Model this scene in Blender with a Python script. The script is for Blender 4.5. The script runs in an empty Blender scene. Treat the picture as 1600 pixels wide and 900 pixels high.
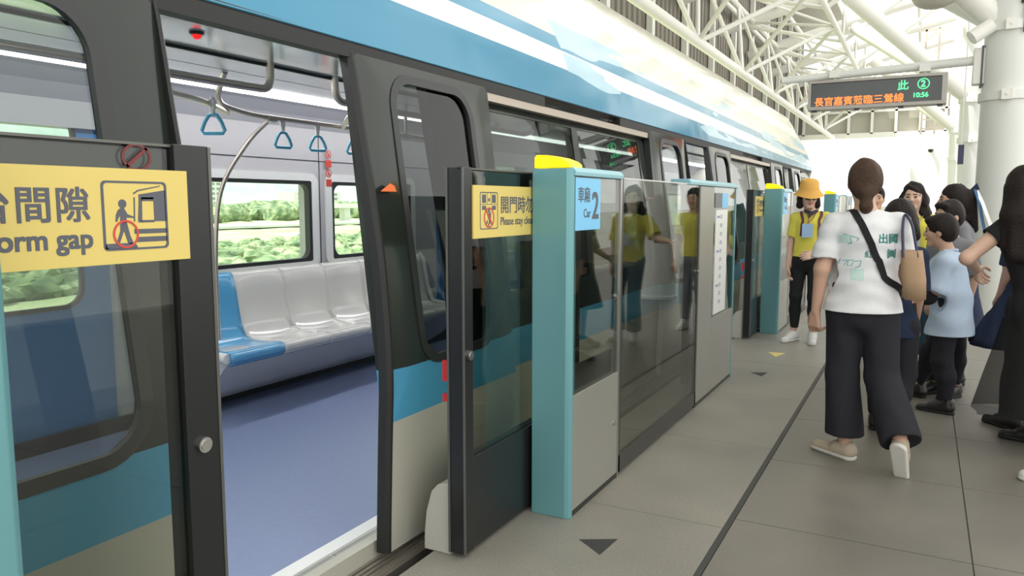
import bpy, math, random
import numpy as np
from mathutils import Vector, Matrix, noise as mnoise
random.seed(7); np.random.seed(7)
SC = bpy.context.scene; COL = SC.collection
PI = math.pi

# ---------------- camera ----------------
cam = bpy.data.cameras.new('camera'); cam.lens = 27.0; cam.sensor_width = 36.0; cam.clip_start = 0.02; cam.clip_end = 3000
camo = bpy.data.objects.new('camera', cam); COL.objects.link(camo)
camo.location = (0, 0, 1.38)
camo.rotation_euler = (math.radians(90) - math.atan(133/1200.0), 0, math.radians(28.1))
SC.camera = camo

# ---------------- world, sun, exposure ----------------
SC.view_settings.view_transform = 'Standard'; SC.view_settings.look = 'None'
SC.view_settings.gamma = 1.0; SC.view_settings.use_curve_mapping = False
SC.view_settings.exposure = 0.25
SC.cycles.max_bounces = 10; SC.cycles.diffuse_bounces = 5; SC.cycles.transparent_max_bounces = 24
SC.cycles.glossy_bounces = 4
W = bpy.data.worlds.new('sky'); SC.world = W; W.use_nodes = True
wn = W.node_tree.nodes; wl = W.node_tree.links
bg = wn['Background']; bg.inputs[0].default_value = (0.975, 0.975, 0.935, 1); bg.inputs[1].default_value = 1.75
sun = bpy.data.lights.new('sun', 'SUN'); sun.energy = 6.0; sun.angle = math.radians(1.5); sun.color = (1, .97, .9)
suno = bpy.data.objects.new('sun', sun); COL.objects.link(suno); suno.location = (-20, 0, 30)
suno.rotation_euler = (math.radians(12), math.radians(-24), 0)

# ---------------- tagging ----------------
def tag(o, label, cat, group=None, kind=None):
    if label: o['label'] = label
    if cat: o['category'] = cat
    if group: o['group'] = group
    if kind: o['kind'] = kind
    return o
def thing(name, label, cat, loc=(0, 0, 0), group=None):
    o = bpy.data.objects.new(name, None); COL.objects.link(o); o.location = loc
    o.empty_display_size = .1
    return tag(o, label, cat, group)
def struct(o):
    o['kind'] = 'structure'; return o

# ---------------- materials ----------------
MATS = {}
def pbr(name, col, rough=.5, metal=0., bump=0., bscale=20., var=0., vscale=8., spec=.5, emit=None, estr=0., coat=0.):
    m = bpy.data.materials.new(name); m.use_nodes = True; nt = m.node_tree; b = nt.nodes['Principled BSDF']
    b.inputs['Base Color'].default_value = (*col, 1); b.inputs['Roughness'].default_value = rough
    b.inputs['Metallic'].default_value = metal; b.inputs['Specular IOR Level'].default_value = spec
    b.inputs['Coat Weight'].default_value = coat
    tc = nt.nodes.new('ShaderNodeTexCoord')
    if var > 0:
        n = nt.nodes.new('ShaderNodeTexNoise'); n.inputs['Scale'].default_value = vscale; n.inputs['Detail'].default_value = 4
        nt.links.new(tc.outputs['Object'], n.inputs['Vector'])
        mp = nt.nodes.new('ShaderNodeMapRange'); mp.inputs[3].default_value = 1 - var; mp.inputs[4].default_value = 1 + var
        nt.links.new(n.outputs['Fac'], mp.inputs[0])
        mx = nt.nodes.new('ShaderNodeVectorMath'); mx.operation = 'SCALE'; mx.inputs[0].default_value = col
        nt.links.new(mp.outputs[0], mx.inputs['Scale']); nt.links.new(mx.outputs[0], b.inputs['Base Color'])
    if bump > 0:
        n = nt.nodes.new('ShaderNodeTexNoise'); n.inputs['Scale'].default_value = bscale; n.inputs['Detail'].default_value = 3
        nt.links.new(tc.outputs['Object'], n.inputs['Vector'])
        bp = nt.nodes.new('ShaderNodeBump'); bp.inputs['Strength'].default_value = bump; bp.inputs['Distance'].default_value = .01
        nt.links.new(n.outputs['Fac'], bp.inputs['Height']); nt.links.new(bp.outputs[0], b.inputs['Normal'])
    if emit:
        b.inputs['Emission Color'].default_value = (*emit, 1); b.inputs['Emission Strength'].default_value = estr
    MATS[name] = m
    return m
def glass(name, tint, base=.04, rough=0.0):
    m = bpy.data.materials.new(name); m.use_nodes = True; nt = m.node_tree; nt.nodes.clear()
    out = nt.nodes.new('ShaderNodeOutputMaterial'); mix = nt.nodes.new('ShaderNodeMixShader')
    tr = nt.nodes.new('ShaderNodeBsdfTransparent'); tr.inputs[0].default_value = (*tint, 1)
    gl = nt.nodes.new('ShaderNodeBsdfGlossy'); gl.inputs['Roughness'].default_value = rough
    lw = nt.nodes.new('ShaderNodeLayerWeight'); lw.inputs[0].default_value = .5
    pw = nt.nodes.new('ShaderNodeMath'); pw.operation = 'POWER'; pw.inputs[1].default_value = 5
    ma = nt.nodes.new('ShaderNodeMath'); ma.operation = 'MULTIPLY_ADD'; ma.inputs[1].default_value = 1 - base; ma.inputs[2].default_value = base
    nt.links.new(lw.outputs['Facing'], pw.inputs[0]); nt.links.new(pw.outputs[0], ma.inputs[0])
    nt.links.new(ma.outputs[0], mix.inputs[0]); nt.links.new(tr.outputs[0], mix.inputs[1]); nt.links.new(gl.outputs[0], mix.inputs[2])
    nt.links.new(mix.outputs[0], out.inputs[0]); MATS[name] = m
    return m

# train paint: stripes laid out by height on the car body (livery plus painted shade and highlights)
def train_paint():
    m = pbr('train_paint', (1, 1, 1), .16, 0, 0, spec=.38, coat=0); nt = m.node_tree; b = nt.nodes['Principled BSDF']
    g = nt.nodes.new('ShaderNodeNewGeometry'); s = nt.nodes.new('ShaderNodeSeparateXYZ'); nt.links.new(g.outputs['Position'], s.inputs[0])
    def math_(op, a, b_=None, c=None):
        n = nt.nodes.new('ShaderNodeMath'); n.operation = op
        for i, v in enumerate((a, b_, c)):
            if v is None: continue
            if isinstance(v, (int, float)): n.inputs[i].default_value = v
            else: nt.links.new(v, n.inputs[i])
        return n.outputs[0]
    nz = nt.nodes.new('ShaderNodeTexNoise'); nz.inputs['Scale'].default_value = 1.6; nz.inputs['Detail'].default_value = 2
    mpv = nt.nodes.new('ShaderNodeMapping'); mpv.inputs['Scale'].default_value = (1, .35, 3.2)
    nt.links.new(g.outputs['Position'], mpv.inputs[0]); nt.links.new(mpv.outputs[0], nz.inputs['Vector'])
    z = s.outputs['Z']; y = s.outputs['Y']
    up = math_('GREATER_THAN', z, 1.995)
    # the upper band drifts slightly with the length of the car, as in the livery
    zz = math_('ADD', z, math_('MULTIPLY', math_('MULTIPLY_ADD', y, 1.0, -3.0), math_('MULTIPLY', up, .012)))
    ramp = nt.nodes.new('ShaderNodeValToRGB'); ramp.color_ramp.interpolation = 'CONSTANT'
    nt.links.new(math_('DIVIDE', zz, 4.0), ramp.inputs[0])
    CRE_SHADE = (.43, .42, .36, 1); BLU = (.07, .30, .48, 1); DRK = (.024, .029, .025, 1); WH = (.86, .85, .80, 1)  # lowest cream is darkened: shade of the platform gap put into its colour
    stops = [(0, CRE_SHADE), (.518, BLU), (.731, DRK), (1.978, (.048, .25, .40, 1)), (2.215, WH), (2.335, (.06, .28, .44, 1)), (2.43, (.74, .73, .62, 1)), (2.735, (.93, .92, .88, 1)), (2.93, (.74, .73, .62, 1))]  # near-white band high on the roof is a highlight put into the paint
    cr = ramp.color_ramp
    while len(cr.elements) < len(stops): cr.elements.new(.5)
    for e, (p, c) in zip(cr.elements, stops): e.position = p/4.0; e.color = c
    # pale blue streaks: glare swirls put into the colour towards the car end
    st = math_('MULTIPLY', math_('GREATER_THAN', z, 2.06), math_('LESS_THAN', z, 2.62))
    st = math_('MULTIPLY', st, math_('GREATER_THAN', y, 4.5))
    mk = math_('MULTIPLY', st, math_('GREATER_THAN', nz.outputs['Fac'], .56))
    mx = nt.nodes.new('ShaderNodeMix'); mx.data_type = 'RGBA'
    nt.links.new(mk, mx.inputs[0]); nt.links.new(ramp.outputs[0], mx.inputs[6]); mx.inputs[7].default_value = (.42, .62, .72, 1)
    nt.links.new(mx.outputs[2], b.inputs['Base Color'])
    n2 = nt.nodes.new('ShaderNodeTexNoise'); n2.inputs['Scale'].default_value = 2.2; n2.inputs['Detail'].default_value = 1
    nt.links.new(g.outputs['Position'], n2.inputs['Vector'])
    bp = nt.nodes.new('ShaderNodeBump'); bp.inputs['Strength'].default_value = .25; bp.inputs['Distance'].default_value = .03
    nt.links.new(n2.outputs['Fac'], bp.inputs['Height']); nt.links.new(bp.outputs[0], b.inputs['Normal'])
    return m
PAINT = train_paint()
CYAN = pbr('cyan_panel', (.155, .36, .39), .32, .25)
CYANL = pbr('cyan_cap', (.30, .56, .64), .3, .3)
BEIGE = pbr('satin_panel', (.33, .325, .29), .38, .35, var=.03, vscale=3)
STEEL = pbr('brushed_steel', (.55, .54, .52), .3, 1.0, bump=.05, bscale=60)
STEELD = pbr('dark_steel', (.62, .54, .47), .30, .85)
BLACK = pbr('black_metal', (.018, .02, .02), .3, .2)
RUBBER = pbr('black_rubber', (.012, .012, .012), .6)
GASK = pbr('dark_gasket', (.02, .022, .022), .45)
GLASS_G = glass('gate_glass', (.78, .80, .76), .05)
GLASS_D = glass('tinted_train_glass', (.60, .65, .63), .045)
GLASS_M = glass('mid_train_glass', (.30, .33, .31), .05)
GLASS_V = glass('dark_train_glass', (.17, .19, .18), .05)
GLASS_F = glass('clear_window_glass', (.86, .92, .88), .04)
YEL = pbr('sign_yellow', (.72, .56, .16), .5)
INKN = pbr('sign_ink', (.10, .105, .13), .6)
INKR = pbr('sign_red', (.62, .06, .04), .5)
SIGNB = pbr('sign_blue', (.20, .55, .84), .45)
WHITE = pbr('white_plastic', (.78, .78, .76), .35)
BEACON = pbr('yellow_beacon', (.95, .62, .0), .3, emit=(1, .62, .0), estr=.75)
INTW = pbr('train_lining', (.50, .49, .505), .45, var=.02)
INTG = pbr('train_lining_grey', (.52, .51, .54), .45)
ALUM = pbr('gloss_ceiling_panel', (.86, .90, .88), .14, .55, bump=.06, bscale=4)
CEIL2 = pbr('ceiling_panel_grey', (.74, .76, .78), .22, .5, bump=.04, bscale=5)
LED = pbr('led_strip', (1, 1, 1), .4, emit=(1, 1, 1), estr=7.5)
BLUEF = pbr('blue_floor', (.20, .245, .40), .42, var=.10, vscale=40)
BLUED = pbr('blue_door_panel', (.05, .22, .50), .35)
SEATB = pbr('blue_seat', (.10, .36, .62), .2, coat=.4)
SEATW = pbr('white_seat', (.66, .64, .61), .18, coat=.5)
STRAPB = pbr('strap_blue', (.10, .42, .60), .35)
STRAPW = pbr('strap_white', (.72, .70, .66), .5)
STWH = pbr('white_steel', (.80, .79, .74), .45)
COLM = pbr('column_paint', (.76, .77, .74), .45, var=.02, vscale=2)
CORR = pbr('corrugated_sheet', (.21, .19, .155), .5, .2, var=.12, vscale=3)
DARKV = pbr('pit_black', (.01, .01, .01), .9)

# ---------------- mesh helpers ----------------
class MB:
    def __init__(s): s.v = []; s.f = []; s.m = []; s.mi = 0
    def add(s, vs, fs):
        o = len(s.v); s.v += [tuple(v) for v in vs]
        for f in fs: s.f.append(tuple(i+o for i in f)); s.m.append(s.mi)
        return s
    def box(s, a, b):
        x0, y0, z0 = [min(p, q) for p, q in zip(a, b)]; x1, y1, z1 = [max(p, q) for p, q in zip(a, b)]
        return s.add([(x0,y0,z0),(x1,y0,z0),(x1,y1,z0),(x0,y1,z0),(x0,y0,z1),(x1,y0,z1),(x1,y1,z1),(x0,y1,z1)],
                     [(0,3,2,1),(4,5,6,7),(0,1,5,4),(1,2,6,5),(2,3,7,6),(3,0,4,7)])
    def prism(s, poly, a, b, axis=1):
        # poly in the two other axes, extruded along axis from a to b
        n = len(poly); vs = []
        for t in (a, b):
            for p, q in poly:
                vs.append((t, p, q) if axis == 0 else (p, t, q) if axis == 1 else (p, q, t))
        fs = [tuple(range(n)), tuple(range(2*n-1, n-1, -1))]
        for i in range(n): j = (i+1) % n; fs.append((i, j, j+n, i+n))
        return s.add(vs, fs)
    def tube(s, pts, r, n=12, cap=True):
        pts = [Vector(p) for p in pts]; k = len(pts)
        rs = r if isinstance(r, (list, tuple)) else [r]*k
        vs = []; up = None
        for i, p in enumerate(pts):
            d = (pts[min(i+1, k-1)] - pts[max(i-1, 0)]).normalized()
            if up is None:
                up = Vector((0, 0, 1)) if abs(d.z) < .9 else Vector((1, 0, 0))
            a = d.cross(up).normalized(); b = a.cross(d).normalized(); up = b
            for j in range(n):
                t = 2*PI*j/n; vs.append(p + (a*math.cos(t) + b*math.sin(t))*rs[i])
        fs = []
        for i in range(k-1):
            for j in range(n):
                j2 = (j+1) % n; fs.append((i*n+j, i*n+j2, (i+1)*n+j2, (i+1)*n+j))
        if cap: fs += [tuple(range(n-1, -1, -1)), tuple((k-1)*n + j for j in range(n))]
        return s.add(vs, fs)
    def lathe(s, prof, c=(0, 0, 0), n=24):
        vs = []; k = len(prof)
        for r, z in prof:
            for j in range(n): t = 2*PI*j/n; vs.append((c[0]+r*math.cos(t), c[1]+r*math.sin(t), c[2]+z))
        fs = []
        for i in range(k-1):
            for j in range(n): j2 = (j+1) % n; fs.append((i*n+j, i*n+j2, (i+1)*n+j2, (i+1)*n+j))
        fs += [tuple(range(n-1, -1, -1)), tuple((k-1)*n + j for j in range(n))]
        return s.add(vs, fs)
    def build(s, name, mat, parent=None, smooth=False, bevel=0, label=None):
        me = bpy.data.meshes.new(name); me.from_pydata([tuple(v) for v in s.v], [], s.f)
        mats = mat if isinstance(mat, (list, tuple)) else [mat]
        for m in mats: me.materials.append(m)
        if len(mats) > 1: me.polygons.foreach_set('material_index', s.m)
        me.validate(); me.update()
        import bmesh
        bm = bmesh.new(); bm.from_mesh(me); bmesh.ops.recalc_face_normals(bm, faces=bm.faces[:]); bm.to_mesh(me); bm.free()
        if smooth: me.polygons.foreach_set('use_smooth', [True]*len(me.polygons))
        o = bpy.data.objects.new(name, me); COL.objects.link(o)
        if parent is not None:
            o.parent = parent
            # geometry is given in world coordinates: bring it into the parent's frame
            w = Vector(parent.location)
            p = parent.parent
            while p is not None: w += Vector(p.location); p = p.parent
            me.transform(Matrix.Translation(-w))
        if smooth:
            md = o.modifiers.new('split', 'EDGE_SPLIT'); md.split_angle = math.radians(40)
        if bevel:
            md = o.modifiers.new('bevel', 'BEVEL'); md.width = bevel; md.segments = 3; md.limit_method = 'ANGLE'
        if label: o['label'] = label
        return o
def recenter(o, p):
    # put a stand-alone mesh's origin at p
    o.data.transform(Matrix.Translation(-Vector(p))); o.location = p; return o
def bez(pts, r, n=8):
    # polyline with rounded corners of radius r
    P = [Vector(p) for p in pts]; out = [P[0]]
    for i in range(1, len(P)-1):
        a, b, c = P[i-1], P[i], P[i+1]; u = (a-b); w = (c-b)
        d = min(r, u.length*.49, w.length*.49); s0 = b+u.normalized()*d; s1 = b+w.normalized()*d
        for k in range(n+1):
            t = k/n; out.append(s0*(1-t)**2 + b*2*t*(1-t) + s1*t*t)
    out.append(P[-1]); return out
def rrect(cu, cv, hu, hv, r, n=6):
    out = []
    for (su, sv, a0) in ((1, 1, 0), (-1, 1, PI/2), (-1, -1, PI), (1, -1, 1.5*PI)):
        for k in range(n+1):
            a = a0 + PI/2*k/n; out.append((cu+su*(hu-r)+r*math.cos(a), cv+sv*(hv-r)+r*math.sin(a)))
    return out
def text(body, size, origin, xdir, ydir, mat, parent, name='lettering', align='LEFT', wscale=1., depth=.001, bold=0., space=1.):
    c = bpy.data.curves.new('t', 'FONT'); c.body = body; c.size = size; c.align_x = align; c.extrude = depth/2; c.space_character = space
    o = bpy.data.objects.new('t', c); COL.objects.link(o); bpy.context.view_layer.update()
    me = bpy.data.meshes.new_from_object(o.evaluated_get(bpy.context.evaluated_depsgraph_get()))
    bpy.data.objects.remove(o)
    if bold:   # heavier strokes: the same glyphs overlaid a hair apart
        n = len(me.vertices); vs = [v.co.copy() for v in me.vertices]; fs = [tuple(q.vertices) for q in me.polygons]; V = []; F = []
        for i, (a, b) in enumerate(((-1, -1), (1, -1), (-1, 1), (1, 1))):
            V += [v + Vector((a*bold, b*bold, i*.00002)) for v in vs]; F += [tuple(k+i*n for k in f) for f in fs]
        me = bpy.data.meshes.new(name); me.from_pydata(V, [], F)
    X = Vector(xdir).normalized(); Y = Vector(ydir).normalized(); Z = X.cross(Y)
    M = Matrix((X*wscale, Y, Z)).transposed().to_4x4(); M.translation = Vector(origin)
    me.transform(M)
    me.materials.clear(); me.materials.append(mat)
    r = bpy.data.objects.new(name, me); COL.objects.link(r)
    if parent is not None:
        r.parent = parent; w = Vector(parent.location); p = parent.parent
        while p is not None: w += Vector(p.location); p = p.parent
        me.transform(Matrix.Translation(-w))
    return r
def flat(mb, poly, fn, d):
    # plate from 2D polygon; fn maps (u,v,depth) to 3D
    n = len(poly); vs = [fn(u, v, 0) for u, v in poly] + [fn(u, v, d) for u, v in poly]
    fs = [tuple(range(n)), tuple(range(2*n-1, n-1, -1))] + [(i, (i+1) % n, (i+1) % n+n, i+n) for i in range(n)]
    return mb.add(vs, fs)
def ringplate(mb, outer, inner, fn, d):
    n = len(outer); L = [fn(u, v, 0) for u, v in outer] + [fn(u, v, 0) for u, v in inner] + [fn(u, v, d) for u, v in outer] + [fn(u, v, d) for u, v in inner]
    fs = []
    for i in range(n):
        j = (i+1) % n
        fs += [(i, j, n+j, n+i), (2*n+i, 3*n+i, 3*n+j, 2*n+j), (i, 2*n+i, 2*n+j, j), (n+i, n+j, 3*n+j, 3*n+i)]
    return mb.add(L, fs)
def circ(cu, cv, r, n=28, ru=None):
    return [(cu+(ru or r)*math.cos(2*PI*i/n), cv+r*math.sin(2*PI*i/n)) for i in range(n)]

# ---------------- floor, platform ----------------
def granite(name, base, amp, sc):
    m = bpy.data.materials.new(name); m.use_nodes = True; nt = m.node_tree; b = nt.nodes['Principled BSDF']
    g = nt.nodes.new('ShaderNodeNewGeometry')
    n = nt.nodes.new('ShaderNodeTexNoise'); n.inputs['Scale'].default_value = sc; n.inputs['Detail'].default_value = 6; n.inputs['Roughness'].default_value = .8
    n2 = nt.nodes.new('ShaderNodeTexNoise'); n2.inputs['Scale'].default_value = 1.7; n2.inputs['Detail'].default_value = 5
    nt.links.new(g.outputs['Position'], n.inputs['Vector']); nt.links.new(g.outputs['Position'], n2.inputs['Vector'])
    r = nt.nodes.new('ShaderNodeValToRGB'); e = r.color_ramp.elements
    e[0].position = .34; e[0].color = tuple(c*(1-amp) for c in base)+(1,); e[1].position = .66; e[1].color = tuple(c*(1+amp) for c in base)+(1,)
    nt.links.new(n.outputs['Fac'], r.inputs[0])
    mp = nt.nodes.new('ShaderNodeMapRange'); mp.inputs[1].default_value = .3; mp.inputs[2].default_value = .7; mp.inputs[3].default_value = .84; mp.inputs[4].default_value = 1.12
    nt.links.new(n2.outputs['Fac'], mp.inputs[0])
    vm = nt.nodes.new('ShaderNodeVectorMath'); vm.operation = 'SCALE'; nt.links.new(r.outputs[0], vm.inputs[0]); nt.links.new(mp.outputs[0], vm.inputs['Scale'])
    nt.links.new(vm.outputs[0], b.inputs['Base Color']); b.inputs['Roughness'].default_value = .42
    mr = nt.nodes.new('ShaderNodeMapRange'); mr.inputs[3].default_value = .34; mr.inputs[4].default_value = .6
    nt.links.new(n2.outputs['Fac'], mr.inputs[0]); nt.links.new(mr.outputs[0], b.inputs['Roughness'])
    return m
G1 = granite('speckled_granite', (.25, .235, .20), .42, 160)
G2 = granite('floor_tile', (.185, .170, .145), .12, 120)
GROUT = pbr('grout', (.13, .12, .10), .8)
DARKJ = pbr('dark_joint', (.045, .045, .042), .6)
Y0, Y1 = -4.0, 34.0
m = MB()
m.box((-1.655, Y0, -.30), (6, Y1, -.006)); m.build('floor', GROUT)['kind'] = 'structure'
# granite strip of slabs along the gates (0.93 x 1.2 m slabs)
m = MB(); y = Y0
while y < Y1:
    m.box((-1.655, y+.002, -.006), (-.69, min(y+1.2, Y1)-.002, 0)); y += 1.2
m.build('floor_granite_strip', G1)['kind'] = 'structure'
m = MB(); m.box((-.69, Y0, -.0065), (-.665, Y1, -.001)); m.build('floor_joint', DARKJ)['kind'] = 'structure'
m = MB(); xs = [-.663, .235, 1.135, 2.035, 2.935, 3.835, 4.735, 6.0]
y = Y0+.12
while y < Y1:
    for a, b in zip(xs, xs[1:]): m.box((a+.003, y+.003, -.006), (b-.003, min(y+.9, Y1)-.003, 0))
    y += .9
m.build('floor_tiles', G2)['kind'] = 'structure'
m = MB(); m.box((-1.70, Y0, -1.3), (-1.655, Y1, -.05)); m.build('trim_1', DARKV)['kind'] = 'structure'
m = MB(); m.box((-5.6, Y0, -1.4), (-1.655, Y1+10, -1.3)); m.build('trim_2', pbr('track_bed', (.12, .115, .10), .9))['kind'] = 'structure'
# floor arrows
ARW = pbr('arrow_black', (.03, .03, .03), .5)
def arrow(p, mat, lab):
    m = MB(); vs = [(x, y, .0) for x, y in p]+[(x, y, .0012) for x, y in p]
    m.add(vs, [(0, 1, 2), (5, 4, 3), (0, 3, 4, 1), (1, 4, 5, 2), (2, 5, 3, 0)])
    o = m.build('floor_arrow', mat); recenter(o, (p[0][0], p[0][1], 0)); return tag(o, lab, 'floor marking')
arrow([(-1.185, 2.807), (-1.045, 2.885), (-1.058, 2.717)], ARW, 'black triangle marking on the granite floor, nearest one before the car 2 gate panel')
arrow([(-1.185, 6.371), (-1.06, 6.427), (-1.079, 6.263)], ARW, 'small dark triangle marking on the granite floor further along the platform')
arrow([(-1.214, 7.334), (-1.06, 7.345), (-1.115, 7.13)], pbr('arrow_yellow', (.65, .52, .17), .5), 'small yellow triangle marking on the floor before the bucket hat woman')

# ---------------- train ----------------
PROF = [(-.12, -1.80), (.04, -1.798), (.433, -1.783), (.688, -1.771), (.884, -1.776), (1.178, -1.80), (1.445, -1.845), (1.663, -1.885), (1.854, -1.915), (1.99, -1.945)]
ROOF = [(1.99, -1.945), (2.16, -1.99), (2.35, -2.06), (2.47, -2.12), (2.68, -2.25), (2.735, -2.285), (2.87, -2.345), (2.93, -2.385), (3.03, -2.45), (3.10, -2.60), (3.15, -2.95)]
def px_(z): return float(np.interp(z, [p[0] for p in PROF], [p[1] for p in PROF]))
CX = -3.15   # car centre line
train = thing('metro_train', 'blue and cream metro train stopped at the platform with open doors', 'train', (CX, 7, -1.1))
TY0, TY1 = -4.0, 15.9
DOORC = [-3.51, 1.92, 7.35, 12.78]; DHW = .985
def shell(mb, ys, zs, off, thick, skip=lambda y, z: False, mirror=False):
    # wall sheet following the profile, with thickness; skip() leaves openings
    X = (lambda x: 2*CX-x) if mirror else (lambda x: x)
    for i in range(len(ys)-1):
        for j in range(len(zs)-1):
            ya, yb, za, zb = ys[i], ys[i+1], zs[j], zs[j+1]
            if skip((ya+yb)/2, (za+zb)/2): continue
            q = [(X(px_(z)-off-t), y, z) for t in (0, thick) for (y, z) in ((ya, za), (yb, za), (yb, zb), (ya, zb))]
            mb.add(q, [(0, 1, 2, 3), (7, 6, 5, 4), (0, 4, 5, 1), (1, 5, 6, 2), (2, 6, 7, 3), (3, 7, 4, 0)])
ZS = [-.12, .04, .24, .433, .56, .688, .78, .884, .93, 1.05, 1.178, 1.31, 1.445, 1.55, 1.663, 1.76, 1.845, 1.92, 1.975]
def isdoor(y): return any(abs(y-c) < DHW for c in DOORC)
WIN = []   # near side windows
for c in DOORC[:-1]:
    WIN += [(c+1.52, c+2.57), (c+2.66, c+3.83)]
WIN += [(DOORC[-1]+1.52, DOORC[-1]+2.4)]
def iswin(y, z): return .93 < z < 1.845 and any(a < y < b for a, b in WIN)
ys = sorted(set([TY0, TY1] + [c+s*DHW for c in DOORC for s in (-1, 1)] + [v for w in WIN for v in w])); ys = [y for y in ys if TY0 <= y <= TY1]
m = MB(); shell(m, ys, ZS, .065, .05, lambda y, z: isdoor(y) and z > -.02 or iswin(y, z))
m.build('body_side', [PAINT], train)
m = MB()
for a, b in WIN: m.add([(px_(z)-.075-t, y, z) for t in (0, .006) for (y, z) in ((a, .93), (b, .93))] + [(px_(z)-.075-t, y, z) for t in (0, .006) for (y, z) in ((a, 1.39), (b, 1.39))] + [(px_(z)-.075-t, y, z) for t in (0, .006) for (y, z) in ((a, 1.845), (b, 1.845))],
    [(0, 1, 5, 4), (4, 5, 9, 8)])
# each window pane is its own part
for a, b in WIN:
    mm = MB(); shell(mm, [a-.01, b+.01], [.93, 1.05, 1.178, 1.31, 1.445, 1.55, 1.663, 1.76, 1.845], .07, .006)
    mm.build('side_window', GLASS_M, train)
# far side wall with windows and closed blue doors
FX = -4.25
FWIN = []
for c in DOORC[:-1]: FWIN += [(c+1.30, c+2.68), (c+2.92, c+4.0)]
FWIN += [(DOORC[-1]+1.3, DOORC[-1]+2.68)]
def fwin(y, z): return .93 < z < 1.545 and any(a < y < b for a, b in FWIN)
def fdoor(y): return any(abs(y-c) < DHW for c in DOORC)
ys2 = sorted(set([TY0, TY1] + [c+s*DHW for c in DOORC for s in (-1, 1)] + [v for w in FWIN for v in w])); ys2 = [y for y in ys2 if TY0 <= y <= TY1]
m = MB()
for i in range(len(ys2)-1):
    for za, zb in ((0, .93), (.93, 1.545), (1.545, 1.80), (1.80, 1.97)):
        ym = (ys2[i]+ys2[i+1])/2; zm = (za+zb)/2
        if fwin(ym, zm) or fdoor(ym) and zm < 1.95 and not (1.80 < zm): continue
        m.box((FX-.12, ys2[i], za), (FX, ys2[i+1], zb))
m.build('far_wall_lining', INTW, train)
m = MB()
for c in [DOORC[0]+.2]+DOORC[1:]:
    pass
for a, b in FWIN:
    # rounded black gasket with white reveal
    fn = lambda u, v, d: (FX+.012-d, u, v)
    o = rrect((a+b)/2, 1.2375, (b-a)/2+.005, .3125, .02); i_ = rrect((a+b)/2, 1.2375, (b-a)/2-.025, .285, .07)
    mm = MB(); ringplate(mm, o, i_, fn, .05); mm.build('window_gasket', GASK, train)
    mm = MB(); flat(mm, [(a, .93), (b, .93), (b, 1.545), (a, 1.545)], lambda u, v, d: (FX-.05-d, u, v), .006); mm.build('far_window', GLASS_F, train)
    o = rrect((a+b)/2, 1.2375, (b-a)/2+.075, .37, .08); i_ = rrect((a+b)/2, 1.2375, (b-a)/2+.005, .3125, .02)
    mm = MB(); ringplate(mm, o, i_, lambda u, v, d: (FX+.018-d, u, v), .017); mm.build('window_surround', WHITE, train, smooth=True)
for c in DOORC:
    for s in (-1, 1):
        y0, y1 = sorted((c, c+s*DHW))
        fn = lambda u, v, d: (FX-.03-d, u, v)
        cu, cv, hu, hv = (y0+y1)/2, 1.33, .32, .54
        N = 28; inn = rrect(cu, cv, hu, hv, .11); 
        out = []
        for (u, v) in inn:
            du, dv = u-cu, v-cv; k = min(abs((y1-y0)/2/du) if du else 9, abs((.62 if dv > 0 else 1.31)/dv) if dv else 9)
            out.append((cu+du*k, cv+dv*k))
        # snap nearest ring points to the corners
        for (U, V) in ((y0, .02), (y1, .02), (y0, 1.95), (y1, 1.95)):
            j = min(range(len(out)), key=lambda q: (out[q][0]-U)**2+(out[q][1]-V)**2); out[j] = (U, V)
        mm = MB(); ringplate(mm, out, inn, fn, .04); d = mm.build('far_door_leaf', BLUED, train)
        mm = MB(); flat(mm, rrect(cu, cv, hu, hv, .11), lambda u, v, d: (FX-.05-d, u, v), .006); mm.build('window_pane', GLASS_F, d)
        mm = MB(); ringplate(mm, rrect(cu, cv, hu+.012, hv+.012, .12), rrect(cu, cv, hu-.012, hv-.012, .10), lambda u, v, d: (FX-.026-d, u, v), .02); mm.build('gasket', GASK, d)
# thin seam and ledge on the wall
m = MB()
for c in DOORC[:-1]:
    m.box((FX, c+2.785, .0), (FX+.004, c+2.79, 1.97))
m.box((FX, TY0, 1.705), (FX+.004, TY1, 1.71)); m.build('lining_seam', GASK, train)
# ceiling: centre panels, drop panels, led strips, coves
m = MB(); m.box((-3.06, TY0, 2.10), (-2.42, TY1, 2.16)); m.build('ceiling_centre_panel', ALUM, train)
m = MB(); m.box((-3.07, TY0, 2.085), (-3.055, TY1, 2.15)); m.box((-3.40, TY0, 2.099), (-3.395, TY1, 2.15)); m.build('ceiling_seam', GASK, train)
m = MB(); m.box((-3.76, TY0, 2.10), (-3.055, TY1, 2.16)); m.box((-2.42, TY0, 2.06), (-2.30, TY1, 2.16)); m.build('ceiling_side_panel', CEIL2, train)
for x0, x1 in ((-3.96, -3.78), (-2.30, -2.16)):
    m = MB(); m.box((x0, TY0, 2.09), (x1, TY1, 2.12)); m.build('light_strip', LED, train, label='glowing white strip light')
m = MB()
cv = [(-3.96, 2.10), (-4.06, 2.085), (-4.17, 2.03), (-4.25, 1.95), (-4.37, 1.95), (-4.37, 2.22), (-3.76, 2.22), (-3.76, 2.10)]
m.prism(cv, TY0, TY1); m.build('ceiling_cove', INTG, train)
m = MB(); m.prism([(-2.16, 2.10), (-2.05, 2.06), (-2.0, 1.99), (-1.99, 1.975), (-1.965, 1.98), (-1.97, 2.05), (-2.05, 2.2), (-2.30, 2.2), (-2.30, 2.12)], TY0, TY1); m.build('door_header', INTW, train)
m = MB(); m.box((-4.33, TY0, 2.2), (-2.02, TY1, 2.23)); m.build('ceiling_backing', INTG, train)
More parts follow.
